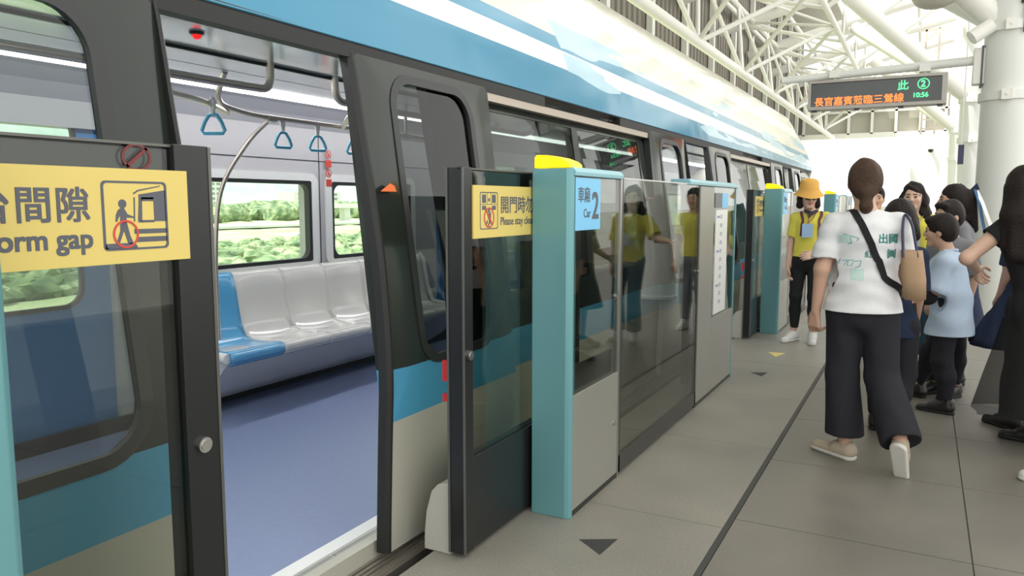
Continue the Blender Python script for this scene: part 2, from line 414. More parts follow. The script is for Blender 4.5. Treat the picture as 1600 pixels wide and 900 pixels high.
# roof skin
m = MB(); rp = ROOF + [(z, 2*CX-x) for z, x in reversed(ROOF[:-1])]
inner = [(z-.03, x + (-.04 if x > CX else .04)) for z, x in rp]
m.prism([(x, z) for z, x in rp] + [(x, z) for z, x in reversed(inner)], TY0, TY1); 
# bow the end of the roof down towards the nose
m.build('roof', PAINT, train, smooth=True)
m = MB(); m.tube([(-1.953, TY0, 1.985), (-1.953, TY1, 1.985)], .006, 6); m.build('drip_rail', RUBBER, train)
# door track rail above each window bay, outside
TRK = pbr('track_alu', (.42, .36, .30), .4, .6)
for c in DOORC[:-1]:
    m = MB(); m.box((-1.985, c+1.03, 1.885), (-1.94, c+4.40, 1.925)); m.build('door_track', TRK, train)
for c in DOORC:
    m = MB(); m.box((-1.99, c-2.1, 1.925), (-1.935, c+2.1, 1.978)); m.build('door_top_seal', RUBBER, train)
# floor of the car
m = MB(); m.box((-4.37, TY0, -.10), (-2.07, TY1, 0)); m.build('car_floor', BLUEF, train)
TREAD = pbr('tread_grey', (.30, .295, .28), .5, .3)
for c in DOORC:
    m = MB(); m.box((-2.07, c-DHW, -.10), (-1.87, c+DHW, .002)); sl = m.build('door_sill', STEEL, train)
    m = MB(); m.box((-2.07, c-DHW, .0), (-2.0, c+DHW, .0035)); m.build('sill_white_edge', WHITE, sl)
    m = MB(); yy = c-DHW+.02
    while yy < c+DHW-.05:
        m.box((-1.985, yy, .002), (-1.90, min(yy+.30, c+DHW), .0045)); yy += .315
    m.build('sill_tread', TREAD, sl)
m = MB()
for k in range(4): m.box((-1.862+.02*k, TY0, -.075-.004*k), (-1.85+.02*k, TY1, -.028-.004*k))
m.box((-1.87, TY0, -.11), (-1.775, TY1, -.05)); m.box((-1.80, TY0, -.12), (-1.765, TY1, -.055)); m.build('sill_rail', pbr('rail_alu', (.42, .38, .33), .35, .7), train)
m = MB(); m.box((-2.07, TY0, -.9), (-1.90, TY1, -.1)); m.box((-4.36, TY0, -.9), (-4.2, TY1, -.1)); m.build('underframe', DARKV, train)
# end wall of the car
m = MB()
cs = [(px_(z)-.065, z) for z in (-.12, .433, .688, 1.178, 1.445, 1.663, 1.854)] + [(x, z) for z, x in ROOF]
cs = cs + [(2*CX-x, z) for x, z in reversed(cs[:-1])]
m.prism(cs, TY1-.02, TY1+.10); m.build('car_end', pbr('cream_paint', (.72, .70, .62), .3), train)
# skirting and black edge under bench on the far side
m = MB(); m.box((FX, TY0, 0), (FX+.02, TY1, .09)); m.build('skirting', GASK, train)

# ---- door leaves (plug doors slid outside) ----
def leaf(ya, yb, openside):
    za, zb = .0, 1.975
    P = thing_leaf = None
    cu, cv, hu, hv, r = (ya+yb)/2, 1.31, .30, .575, .13
    inn = rrect(cu, cv, hu, hv, r, 8)
    out = []
    for (u, v) in inn:
        du, dv = u-cu, v-cv
        k = min(((yb-ya)/2)/abs(du) if abs(du) > 1e-6 else 99, ((zb-cv) if dv > 0 else (cv-za))/abs(dv) if abs(dv) > 1e-6 else 99)
        out.append((cu+du*k, cv+dv*k))
    for (U, V) in ((ya, za), (yb, za), (ya, zb), (yb, zb)):
        j = min(range(len(out)), key=lambda q: (out[q][0]-U)**2+(out[q][1]-V)**2); out[j] = (U, V)
    K = 7; n = len(inn); m = MB(); V = []; F = []
    for side in (0, .045):
        for k in range(K+1):
            t = k/K
            for (a, b) in zip(inn, out):
                y = a[0]*(1-t)+b[0]*t; z = a[1]*(1-t)+b[1]*t; V.append((px_(z)-side, y, z))
    S = (K+1)*n
    for k in range(K):
        for i in range(n):
            j = (i+1) % n; F += [(k*n+i, k*n+j, (k+1)*n+j, (k+1)*n+i), (S+k*n+i, S+(k+1)*n+i, S+(k+1)*n+j, S+k*n+j)]
    for i in range(n):
        j = (i+1) % n; F += [(i, S+i, S+j, j), (K*n+i, K*n+j, S+K*n+j, S+K*n+i)]
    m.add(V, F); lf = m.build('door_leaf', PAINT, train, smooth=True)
    # pane
    m = MB(); zs = list(np.linspace(cv-hv, cv+hv, 9))
    poly = inn; V = []; F = []
    # triangulated fan in strips by matching left/right boundary
    rr = [p for p in inn]
    L = sorted([p for p in rr if p[0] < cu], key=lambda p: p[1]); Rr = sorted([p for p in rr if p[0] > cu], key=lambda p: p[1])
    for a, b in zip(L, Rr): V += [(px_(a[1])-.014, a[0], a[1]), (px_(b[1])-.014, b[0], b[1])]
    for i in range(len(L)-1): F.append((2*i, 2*i+1, 2*i+3, 2*i+2))
    m.add(V, F); m.build('window_pane', GLASS_V if openside > 0 else GLASS_D, lf)
    # gasket following curvature
    o2 = rrect(cu, cv, hu+.022, hv+.022, r+.02, 8); i2 = rrect(cu, cv, hu-.016, hv-.016, r-.015, 8)
    m = MB(); ringplate(m, o2, i2, lambda u, v, d: (px_(v)+.004-d, u, v), .02); m.build('gasket', GASK, lf)
    # black rubber along the closing edge
    ye = ya if openside > 0 else yb
    m = MB(); s = 1 if openside > 0 else -1
    zz = list(np.linspace(0, 1.975, 22)); V = []; F = []
    for z in zz: V += [(px_(z)+.002, ye, z), (px_(z)+.002, ye+s*.012, z), (px_(z)-.05, ye+s*.012, z), (px_(z)-.05, ye-s*.014, z), (px_(z)-.012, ye-s*.014, z)]
    for i in range(len(zz)-1):
        for k in range(5): k2 = (k+1) % 5; F.append((5*i+k, 5*i+k2, 5*i+5+k2, 5*i+5+k))
    F += [(0, 1, 2, 3, 4), tuple(5*(len(zz)-1)+k for k in (4, 3, 2, 1, 0))]
    m.add(V, F); m.build('edge_seal', RUBBER, lf)
    return lf
LEAVES = []
for c in DOORC:
    LEAVES.append(leaf(c-.42-1.03, c-.42, -1)); LEAVES.append(leaf(c+.415, c+.415+1.03, 1))
# orange triangle sticker
m = MB(); z = 1.43
p = [(2.362, 1.431), (2.474, 1.431), (2.46, 1.452), (2.43, 1.462)]
p = [(2.375, 1.424), (2.478, 1.424), (2.470, 1.446), (2.445, 1.456)]
flat(m, p, lambda u, v, d: (px_(v)+.002+d, u, v), .001)
m.build('triangle_sticker', pbr('orange', (.85, .16, .02), .5), LEAVES[3], label='small orange triangle sticker')

# ---- seats: one bench per bay, each a thing fixed in the car ----
def bench(y0, n, labels, zz=.452, w=.452):
    t = thing('seat_bench', labels, 'bench', (-4.0, y0, 0), 'moulded seat benches in the train')
    prof = [(-4.395, .90), (-4.37, .905), (-4.34, .88), (-4.30, .78), (-4.27, .66), (-4.24, .55), (-4.19, .475), (-4.10, .45), (-3.95, .448), (-3.80, .455), (-3.70, .46), (-3.655, .45), (-3.64, .42), (-3.65, .385), (-3.69, .365)]
    prof = [(-4.225+(x+4.395)*.67, z) for x, z in prof]
    for k in range(n):
        m = MB(); M_ = 10; V = []; F = []
        for i in range(M_+1):
            u = i/M_; s = math.sin(PI*u)**.6 if 0 < u < 1 else 0
            for q, (x, z) in enumerate(prof):
                dx = -.025*s if 2 < q < 6 else 0; dz = -.022*s if 5 < q < 10 else 0
                V.append((x+dx, y0+w*(k+u), z+dz))
        N = len(prof)
        for i in range(M_):
            for q in range(N-1): F.append((i*N+q, i*N+q+1, (i+1)*N+q+1, (i+1)*N+q))
        m.add(V, F)
        blue = (k == 0)
        o = m.build('seat', SEATB if blue else SEATW, t, smooth=True, label='blue moulded seat' if blue else None)
        md = o.modifiers.new('solid', 'SOLIDIFY'); md.thickness = .012
    m = MB(); m.prism([(-3.765, .385), (-3.82, .33), (-3.95, .17), (-4.10, .08), (-4.24, .06), (-4.24, .40), (-4.1, .43), (-3.80, .43)], y0+.01, y0+n*w-.01)
    m.build('seat_base', pbr('bench_base', (.55, .54, .53), .35), t, smooth=True)
    for ye in (y0-.012, y0+n*w+.012):
        m = MB(); m.tube([(-4.22, ye, .90), (-4.18, ye, .86), (-4.13, ye, .60), (-4.07, ye, .46), (-3.9, ye, .43), (-3.745, ye, .42)], [.02, .022, .022, .024, .026, .034], 10); m.build('end_cap', WHITE, t, smooth=True)
    return t
bench(3.30, 6, 'bench of one blue and five white seats seen through the nearest open train door')
bench(8.65, 6, 'bench of moulded seats further inside the train, seen through the second doorway')

# ---- handrails and straps ----
rails = thing('ceiling_handrail', 'long steel handrail on curved brackets above the far seats in the train', 'handrail', (-3.65, 4, 1.9))
m = MB(); m.tube(bez([(-3.46, 3.10, 2.10), (-3.62, 3.16, 1.95), (-3.65, 3.45, 1.912), (-3.65, 6.0, 1.905), (-3.5, 6.3, 2.1)], .12), .016, 12); m.build('rail', STEELD, rails, smooth=True)
for yy in (3.62, 5.05):
    m = MB(); m.tube([(-3.65, yy-.035, 1.905), (-3.65, yy+.035, 1.905)], .024, 12); m.tube(bez([(-3.65, yy, 1.905), (-3.80, yy-.02, 1.80), (-3.95, yy-.16, 1.5), (-3.97, yy-.2, 1.1), (-3.97, yy-.2, .5)], .2) if yy < 4 else [(-3.65, yy, 1.905), (-3.65, yy, 2.1)], .014, 10); m.build('bracket', STEELD, rails, smooth=True)
r2 = thing('ceiling_handrail', 'thick curved steel handrail over the nearest train doorway', 'handrail', (-3.04, 2.3, 1.98))
m = MB(); m.tube(bez([(-3.04, 3.02, 2.10), (-3.04, 3.02, 1.965), (-3.04, 2.80, 1.962), (-3.04, .8, 1.962), (-3.04, .6, 2.1)], .14), .021, 16); m.build('rail', STEELD, r2, smooth=True)
r3 = thing('ceiling_handrail', 'second curved steel handrail beginning near the right edge of the doorway', 'handrail', (-3.04, 3.6, 1.98))
m = MB(); m.tube(bez([(-3.04, 3.52, 2.10), (-3.04, 3.53, 1.965), (-3.04, 3.8, 1.962), (-3.04, 6.0, 1.962), (-3.04, 6.2, 2.1)], .12), .021, 16); m.tube([(-3.04, 3.86, 1.962), (-3.3, 3.95, 1.93), (-3.65, 4.3, 1.905)], .016, 10); m.build('rail', STEELD, r3, smooth=True)
r4 = thing('ceiling_handrail', 'steel cross rail linking the two handrails above the door area', 'handrail', (-3.3, 2.7, 1.95))
m = MB(); m.tube(bez([(-3.04, 2.05, 1.962), (-3.2, 2.35, 1.92), (-3.42, 2.93, 1.92), (-3.65, 3.28, 1.905)], .3), .016, 10); m.build('rail', STEELD, r4, smooth=True)
def strap(p, ang, sc, lab):
    t = thing('hand_strap', lab, 'hand strap', p, 'blue hand straps in the train')
    x, y, z = p; ca, sa = math.cos(ang), math.sin(ang)
    T = lambda a, b: (x+a*ca*sc, y+a*sa*sc, z+b*sc)
    m = MB(); m.tube([T(.0, .02), T(-.012, 0), T(-.006, -.04), T(0, -.075)], .010*sc, 8); m.tube([T(.0, .02), T(.012, 0), T(.006, -.04), T(0, -.075)], .010*sc, 8); m.build('webbing', STRAPW, t, smooth=True)
    P = [(0, -.07), (.022, -.075), (.045, -.11), (.062, -.155), (.052, -.17), (-.052, -.17), (-.062, -.155), (-.045, -.11), (-.022, -.075), (0, -.07)]
    m = MB(); m.tube([T(*q) for q in P], .0105*sc, 8); m.build('handle', STRAPB, t, smooth=True)
    return t
strap((-3.42, 2.97, 1.925), .5, 1.0, 'blue triangular hand strap hanging leftmost over the doorway, large and facing out')
strap((-3.65, 3.72, 1.895), 1.3, .95, 'narrow blue hand strap, middle one of the row above the seats')
strap((-3.65, 4.04, 1.895), 1.15, .95, 'blue hand strap on the far rail, just left of the red stickers')
strap((-3.65, 4.42, 1.895), 1.2, .95, 'blue hand strap half hidden behind the right door edge')
strap((-3.04, 2.12, 1.958), 1.3, 1.05, 'blue hand strap on a white band at the left edge of the open doorway')
# red dome light on the ceiling
t = thing('ceiling_dome', 'small red and black dome on the glossy train ceiling', 'dome light', (-2.76, 2.33, 2.10))
m = MB(); m.lathe([(.03, 0), (.032, -.006), (.026, -.012)], (-2.76, 2.33, 2.10), 16); m.build('bezel', BLACK, t, smooth=True)
m = MB(); m.lathe([(.021, -.008), (.019, -.02), (.010, -.029), (.001, -.031)], (-2.76, 2.33, 2.10), 16); m.build('lens', pbr('red_lens', (.8, .02, .02), .3, emit=(1, .02, .02), estr=.6), t, smooth=True)
# stickers between the far windows
st = thing('safety_sticker_strip', 'white strip of red safety stickers between two train windows', 'sticker', (FX+.003, 4.80, 1.6))
fnw = lambda u, v, d: (FX+.0195+d, u, v)
for k, zc in enumerate((1.765, 1.692, 1.615, 1.540)):
    m = MB()
    if k in (0, 2):
        ringplate(m, circ(4.80, zc, .033), circ(4.80, zc, .026), fnw, .001); flat(m, [(4.775, zc+.026), (4.782, zc+.03), (4.827, zc-.02), (4.82, zc-.026)], fnw, .001)
        m.box((FX+.0195, 4.793, zc-.018), (FX+.0202, 4.807, zc+.015)); m.build('prohibition_symbol', INKR, st, label='round red prohibition symbol')
    else:
        flat(m, rrect(4.80, zc, .033, .028, .006), fnw, .001); m.build('notice', INKR, st, label='red rectangular notice')

# ---------------- platform screen gates ----------------
GX = -1.30
def beacon(t, y, xc=-1.395):
    m = MB(); poly = [(-1.478, 1.527), (-1.478, 1.572), (-1.468, 1.583), (-1.42, 1.581), (-1.37, 1.571), (-1.33, 1.556), (-1.312, 1.542), (-1.310, 1.527)]
    m.prism(poly, y+.003, y+.135); return m.build('beacon', BEACON, t, bevel=.004, label='glowing yellow beacon light')
def unit(y0, label, sign=True, full=True):
    t = thing('platform_gate_unit', label, 'platform gate', (-1.4, y0, 0), 'fixed platform gate units')
    y1 = y0+3.21
    # pylon: rounded cyan post, door pocket end
    m = MB(); poly = [(-1.485, y0), (-1.325, y0), (-1.308, y0+.006), (-1.300, y0+.016), (-1.2995, y0+.030), (-1.33, y0+.055), (-1.33, y0+.12), (-1.485, y0+.12)]
    m.prism(poly, 0, 1.525, 2); m.build('pylon', CYAN, t, bevel=.003, label='cyan painted post')
    beacon(t, y0)
    # panel A
    a0, a1 = y0+.030, y0+.585
    m = MB(); m.box((-1.335, a0, .03), (GX, a1, .548)); m.build('lower_panel', BEIGE, t, bevel=.002)
    m = MB(); m.box((-1.33, a0, 0), (-1.305, a1, .03)); m.build('plinth', BLACK, t)
    m = MB(); m.box((GX-.010, a0, .548), (GX-.002, a1, 1.49)); m.build('fixed_glass', GLASS_G, t)
    m = MB(); m.box((-1.345, a0, .548), (-1.335, a1, .66)); m.box((-1.345, a0, .55), (-1.335, a0+.07, 1.49)); m.build('glass_backing', BLACK, t)
    m = MB(); m.box((-1.325, a1-.004, 0), (GX+.004, a1+.012, 1.5)); m.build('mullion', STEEL, t)
    m = MB(); m.prism([(-1.42, 1.493), (-1.29, 1.493), (-1.288, 1.512), (-1.305, 1.53), (-1.42, 1.53)], y0+.02, a1+.01); m.build('cap', CYANL, t, bevel=.003, label='pale cyan top cap')
    for zk in (.30, .93):
        m = MB(); m.tube([(GX-.002, a1-.05, zk), (GX+.006, a1-.05, zk)], .011, 14); m.build('lock', STEEL, t, smooth=True)
    if sign:
        s0, s1 = y0+.034, y0+.315
        m = MB(); m.box((GX-.001, s0, 1.262), (GX+.003, s1, 1.487)); sg = m.build('car_sign', SIGNB, t, bevel=.001, label='blue car number sign')
        X_, Y_ = (0, 1, 0), (0, 0, 1); gx = GX+.0036
        text('車廂', .072, (gx, s0+.022, 1.388), X_, Y_, INKN, sg, bold=.0006, wscale=.95)
        text('Car', .052, (gx, s0+.084, 1.318), X_, Y_, INKN, sg, bold=.0004)
        text('2', .165, (gx, s0+.178, 1.312), X_, Y_, INKN, sg, bold=.003)
    # emergency door
    e0, e1 = a1+.012, y0+2.10
    dd = MB(); fw_ = .035
    for b_ in (((-1.325, e0, .02), (GX, e0+fw_, 1.50)), ((-1.325, e1-fw_*.7, .02), (GX, e1, 1.50)), ((-1.325, e0, .02), (GX, e1, .11)), ):
        dd.box(*b_)
    ed = dd.build('emergency_door', pbr('door_frame_dark', (.055, .055, .05), .35, .3) if 'door_frame_dark' not in MATS else MATS['door_frame_dark'], t, bevel=.001)
    m = MB(); m.box((GX-.012, e0+fw_, .11), (GX-.004, e1-.02, 1.495)); m.build('glass_pane', GLASS_G, ed)
    m = MB(); m.box((GX-.015, e0+fw_, 1.495), (GX-.001, e1-.02, 1.502)); m.build('top_edge', STEEL, ed)
    m = MB(); m.tube([(GX, e1-.02, .93), (GX+.01, e1-.02, .93)], .012, 12); m.build('lock', STEEL, ed, smooth=True)
    m = MB(); m.tube([(GX-.05, e0+.55, 1.40), (GX-.05, e0+.64, 1.40)], .012, 8); m.build('latch', pbr('latch_red', (.25, .06, .05), .5) if 'latch_red' not in MATS else MATS['latch_red'], ed)
    # panel C
    c0, c1, cm = e1, y1, e1+.38
    m = MB(); m.box((-1.335, c0+.01, .03), (GX, cm, 1.49)); m.box((-1.335, cm, .03), (GX, c1-.05, .56)); m.build('end_panel', BEIGE, t, bevel=.002)
    m = MB(); m.box((-1.33, c0, 0), (-1.305, c1-.06, .03)); m.build('plinth', BLACK, t)
    m = MB(); m.box((GX-.010, cm, .56), (GX-.002, c1-.03, 1.49)); m.build('fixed_glass', GLASS_G, t)
    m = MB(); m.box((GX-.008, cm+.06, .58), (GX+.001, cm+.42, 1.33)); mp = m.build('route_map', WHITE, t, label='tall white route map strip')
    m = MB(); m.box((GX+.001, cm+.02, 1.345), (GX+.002, cm+.22, 1.45)); m.build('map_heading', pbr('dark_heading', (.16, .17, .18), .5) if 'dark_heading' not in MATS else MATS['dark_heading'], mp)
    m = MB(); m.box((GX+.001, cm+.23, 1.345), (GX+.002, cm+.42, 1.45)); m.build('map_symbol', SIGNB, mp)
    mk = MATS.get('map_ink') or pbr('map_ink', (.22, .28, .42), .6)
    m = MB()
    for k in range(11): 
        zc = 1.28-.062*k; ringplate(m, circ(cm+.22, zc, .014, 12, .03), circ(cm+.22, zc, .008, 12, .017), lambda u, v, d: (GX+.0012+d, u, v), .0008)
        if k % 4 == 0: m.box((GX+.0012, cm+.10, zc-.008), (GX+.002, cm+.17, zc+.008))
    m.build('station_marks', mk, mp)
    m = MB(); m.prism([(-1.42, 1.493), (-1.29, 1.493), (-1.288, 1.512), (-1.305, 1.53), (-1.42, 1.53)], c0-.28, c1-.01); m.build('cap', CYANL, t, bevel=.003, label='pale cyan top cap')
    m = MB(); poly = [(-1.485, c1), (-1.325, c1), (-1.308, c1-.006), (-1.298, c1-.02), (-1.296, c1-.05), (-1.33, c1-.05), (-1.33, c1-.07), (-1.485, c1-.07)]
    m.prism(poly, 0, 1.525, 2); m.build('pylon', CYAN, t, bevel=.003)
    m = MB(); o_ = bez([(-1.42, c1+.012, 1.0), (-1.42, c1+.03, 1.44), (-1.42, c1-.06, 1.52)], .08); m.tube(o_, .009, 8); m.build('edge_rod', STEEL, t, smooth=True)
    return t
UN = [unit(-2.503, 'fixed platform gate unit ending in a cyan post at the left edge of the picture'),
      unit(2.966, 'nearest fixed platform gate unit, cyan post with yellow beacon and Car 2 sign'),
      unit(8.40, 'second platform gate unit further along, beside the woman in the bucket hat'),
      unit(13.83, 'third platform gate unit far away behind the bucket hat woman')]
def slider(y_end, s, label, which):
    # s=+1: leaf extends to +Y from its free edge y_end ; s=-1 extends to -Y
    t = thing('sliding_gate_door', label, 'gate door', (-1.53, y_end, 0), 'sliding platform gate doors')
    L = 1.12; fr = .068 if s > 0 else .095
    B = lambda m, x0, a, z0, x1, b, z1: m.box((x0, y_end+s*a, z0), (x1, y_end+s*b, z1))
    m = MB(); B(m, -1.572, 0, .02, -1.50, fr, 1.512); B(m, -1.56, fr, .02, -1.505, L, .39); B(m, -1.56, L-.05, .39, -1.505, L, 1.505)
    m.build('frame', BLACK, t, bevel=.003)
    m = MB(); B(m, -1.574, -.0045, .02, -1.565, .004, 1.51); B(m, -1.504, -.0045, .02, -1.498, .004, 1.51); m.build('edge_strip', MATS.get('edge_grey') or pbr('edge_grey', (.13, .13, .12), .4, .5), t)
    m = MB(); B(m, -1.522, fr, .39, -1.514, L-.05, 1.50); m.build('glass_pane', GLASS_G, t)
    m = MB(); B(m, -1.527, fr, 1.445, -1.523, L-.05, 1.505); m.build('top_band', BLACK, t)
    m = MB(); B(m, -1.523, 0, 1.505, -1.511, L, 1.511); m.build('top_edge', MATS.get('edge_grey') or pbr('edge_grey', (.30, .30, .28), .4, .5), t)
    m = MB(); yc = y_end+s*fr*.55; m.tube([(-1.50, yc, .803), (-1.490, yc, .803)], [.019, .019], 18); m.tube([(-1.49, yc, .803), (-1.488, yc, .803)], .013, 18); m.build('lock', STEEL, t, smooth=True)
    if s > 0:
        a, b = fr+.0, L-.1; yA = y_end+fr
        m = MB(); m.box((-1.500, yA-.004, 1.245), (-1.494, yA+.75, 1.447)); sg = m.build('warning_sign', YEL, t, label='yellow warning sign')
        X_, Y_ = (0, 1, 0), (0, 0, 1); gx = -1.4935
        fn = lambda u, v, d: (-1.494+d, yA+u, 1.245+v)
        m = MB(); ringplate(m, rrect(.115, .105, .070, .072, .010), rrect(.115, .105, .066, .068, .008), fn, .0008)
        for u0, u1 in ((.062, .092), (.138, .168)):
            m.box(fn(u0, .135, 0), fn(u1, .167, .0008)); m.box(fn(u0, .108, 0), fn(u1, .124, .0008))
        m.box(fn(.050, .1285, 0), fn(.18, .1305, .0008)); m.box(fn(.101, .13, 0), fn(.1025, .172, .0008)); m.box(fn(.1285, .13, 0), fn(.130, .172, .0008))
        flat(m, circ(.115, .147, .007), fn, .0008); flat(m, circ(.113, .104, .008), fn, .0008)
        flat(m, [(.10, .09), (.13, .10), (.128, .06), (.112, .045), (.105, .045), (.115, .065)], fn, .0008)
        flat(m, [(.092, .062), (.104, .07), (.104, .058), (.096, .05)], fn, .0008)
        m.build('pictogram', INKN, sg)
        m = MB(); ringplate(m, circ(.115, .078, .040), circ(.115, .078, .034), lambda u, v, d: fn(u, v, .0009+d), .0006); flat(m, [(.088, .104), (.093, .109), (.143, .052), (.138, .047)], lambda u, v, d: fn(u, v, .0009+d), .0006); m.build('prohibition_ring', INKR, sg)
        text('開門時勿靠近', .074, (gx, yA+.205, 1.345), X_, Y_, INKN, sg, bold=.0008)
        text('Please stay clear', .045, (gx, yA+.205, 1.292), X_, Y_, INKN, sg, bold=.0005)
    else:
        yA = y_end-.073   # sign's right edge
        W_ = 1.0
        m = MB(); m.box((-1.500, yA-W_, 1.252), (-1.494, yA+.004, 1.452)); sg = m.build('warning_sign', YEL, t, label='yellow platform gap warning sign')
        X_, Y_ = (0, 1, 0), (0, 0, 1); gx = -1.4935
        u0 = yA-.208; fn = lambda u, v, d: (-1.494+d, u0+u, 1.280+v)
        m = MB(); ringplate(m, rrect(.078, .073, .078, .073, .010), rrect(.078, .073, .072, .0685, .008), fn, .0008)
        flat(m, circ(.047, .098, .0095, 20, .0095), fn, .0008)                                   # head
        flat(m, [(.036, .085), (.042, .089), (.050, .089), (.058, .076), (.072, .071), (.072, .068), (.055, .069), (.055, .058), (.040, .058), (.041, .074), (.036, .068), (.033, .060), (.029, .062), (.031, .075)], fn, .0008)
        flat(m, [(.040, .060), (.047, .060), (.047, .040), (.036, .014), (.029, .016), (.039, .040)], fn, .0008)
        flat(m, [(.046, .060), (.055, .059), (.062, .030), (.068, .016), (.064, .012), (.056, .014), (.047, .044)], fn, .0008)
        flat(m, [(.004, .004), (.078, .004), (.078, .008), (.070, .015), (.004, .015)], fn, .0008)
        for q in ([(.086, .118), (.152, .128), (.152, .108), (.086, .108)], [(.086, .108), (.094, .108), (.092, .060), (.082, .060)], [(.122, .108), (.152, .108), (.152, .060), (.122, .060)],
                  [(.094, .063), (.122, .063), (.122, .058), (.082, .058)], [(.072, .034), (.152, .034), (.152, .044), (.072, .044)], [(.076, .016), (.152, .016), (.152, .027), (.078, .027)], [(.092, .112), (.122, .112), (.122, .104), (.092, .104)]):
            flat(m, q, fn, .0008)
        flat(m, [(.074, .112), (.077, .112), (.075, .060), (.072, .060)], fn, .0008); flat(m, [(.074, .118), (.086, .125), (.14, .136), (.14, .138), (.085, .128), (.073, .121)], fn, .0008)
        m.build('pictogram', INKN, sg)
        m = MB(); ringplate(m, circ(.052, .034, .030), circ(.052, .034, .0255), lambda u, v, d: fn(u, v, .0009+d), .0006); m.build('warning_ring', INKR, sg)
        text('小心月台間隙', .074, (gx, u0-.024, 1.349), X_, Y_, INKN, sg, align='RIGHT', bold=.0012, space=1.08)
        text('Mind the platform gap', .056, (gx, u0-.022, 1.290), X_, Y_, INKN, sg, align='RIGHT', bold=.0013)
        # red no-smoking decal at the top of the glass
        fn = lambda u, v, d: (-1.512+d, u, v)
        m = MB(); yc, zc = 1.104+y_end-1.285, 1.478
        ringplate(m, circ(yc, zc, .030, 28, .036), circ(yc, zc, .024, 28, .030), fn, .0006); flat(m, [(yc+.028, zc+.018), (yc+.022, zc+.023), (yc-.028, zc-.018), (yc-.022, zc-.023)], fn, .0006)
        m.build('no_smoking_decal', pbr('dull_red', (.16, .02, .02), .5) if 'dull_red' not in MATS else MATS['dull_red'], t)
    # cream anti-trap wedge fixed behind the free edge
    m = MB(); w0, w1 = y_end+s*.012, y_end+s*.16
    m.prism([(-1.702, .0), (-1.700, .07), (-1.690, .16), (-1.665, .245), (-1.635, .278), (-1.575, .292), (-1.575, 0)], min(w0, w1), max(w0, w1)); m.build('foot_wedge', pbr('wedge_cream', (.42, .41, .36), .5) if 'wedge_cream' not in MATS else MATS['wedge_cream'], t, bevel=.006, label='cream tapered filler block')
    m = MB(); m.box((-1.60, y_end+s*.003, .70), (-1.573, y_end+s*.02, .78)); m.box((-1.60, y_end+s*.003, .62), (-1.573, y_end+s*.02, .65)); m.build('buffer', pbr('buffer_red', (.5, .02, .02), .5) if 'buffer_red' not in MATS else MATS['buffer_red'], t, label='small red buffer')
    return t
slider(1.285, -1, 'nearest glass gate door at left with yellow platform gap warning sign', 0)
slider(2.425, 1, 'black framed glass gate door with yellow sign beside the nearest cyan post', 1)
slider(6.75, -1, 'glass gate door leaf behind the route map panel', 2)
slider(7.92, 1, 'far black framed gate door with small yellow sign beside the second cyan post', 3)
# ---------------- station structure ----------------
m = MB(); V = []; F = []
yy = Y0; k = 0; pts = []
while yy < 35:
    pts += [(-4.80, yy), (-4.80, yy+.14), (-4.86, yy+.17), (-4.86, yy+.25)]; yy += .28
for (x, y) in pts: V += [(x, y, 3.9), (x, y, 9.2)]
for i in range(len(pts)-1): F.append((2*i, 2*i+2, 2*i+3, 2*i+1))
m.add(V, F); m.build('wall_left', CORR)['kind'] = 'structure'
m = MB(); m.box((-7.6, Y0, 3.75), (-4.72, 35, 3.9)); m.build('added_sun_screen', STWH)['kind'] = 'structure'  # unseen slab, added to keep the sun out of the train windows
ROOFM = pbr('roof_sheet', (.50, .48, .42), .6, var=.06, vscale=1)
m = MB(); m.add([(-5.2, Y0, 8.2), (1.5, Y0, 9.4), (1.5, 13, 9.4), (-5.2, 13, 8.2), (-5.2, Y0, 8.35), (1.5, Y0, 9.55), (1.5, 13, 9.55), (-5.2, 13, 8.35)], [(0, 3, 2, 1), (4, 5, 6, 7), (0, 1, 5, 4), (1, 2, 6, 5), (2, 3, 7, 6), (3, 0, 4, 7)])
m.box((-5.2, 13.0, 8.2), (-3.0, 35, 8.35)); m.build('ceiling', ROOFM)['kind'] = 'structure'
m = MB(); m.box((6, Y0, -1.4), (6.15, 35, 1.1)); m.build('wall_right', COLM)['kind'] = 'structure'
# end of the station: framed gable and pier
m = MB(); m.box((-4.8, 34, 3.95), (1.2, 34.2, 4.15)); m.box((-4.8, 34, 6.2), (1.2, 34.2, 6.35))
x = -4.6
while x < 1.2: m.box((x, 34, 4.1), (x+.10 if int(x*10) % 3 else x+.22, 34.15, 6.3)); x += .85
m.box((-4.8, 34, 4.95), (1.2, 34.12, 5.02)); m.build('trim_4', STWH)['kind'] = 'structure'
m = MB(); m.box((-4.8, 34.2, 4.0), (1.2, 34.3, 6.6)); m.build('wall_back', pbr('gable_panel', (.42, .40, .34), .6))['kind'] = 'structure'
m = MB(); m.box((-.55, 33.2, 0), (.45, 33.6, 4.0)); m.build('trim_5', COLM)['kind'] = 'structure'
m = MB(); m.box((-1.6, 34, 0), (6, 34.12, 1.25)); m.build('wall_end', COLM)['kind'] = 'structure'
# wall frame posts
wf = thing('wall_frame', 'white steel posts and rails carrying the corrugated wall behind the train', 'wall frame', (-4.7, 10, 3.9))
yy = 9.6
while yy < 34:
    m = MB(); m.box((-4.78, yy, 3.9), (-4.66, yy+.16, 8.2)); m.build('post', STWH, wf); yy += 2.35
m = MB(); m.tube([(-4.6, Y0, 6.3), (-4.6, 34, 6.3)], .07, 10); m.build('rail', STWH, wf, smooth=True)
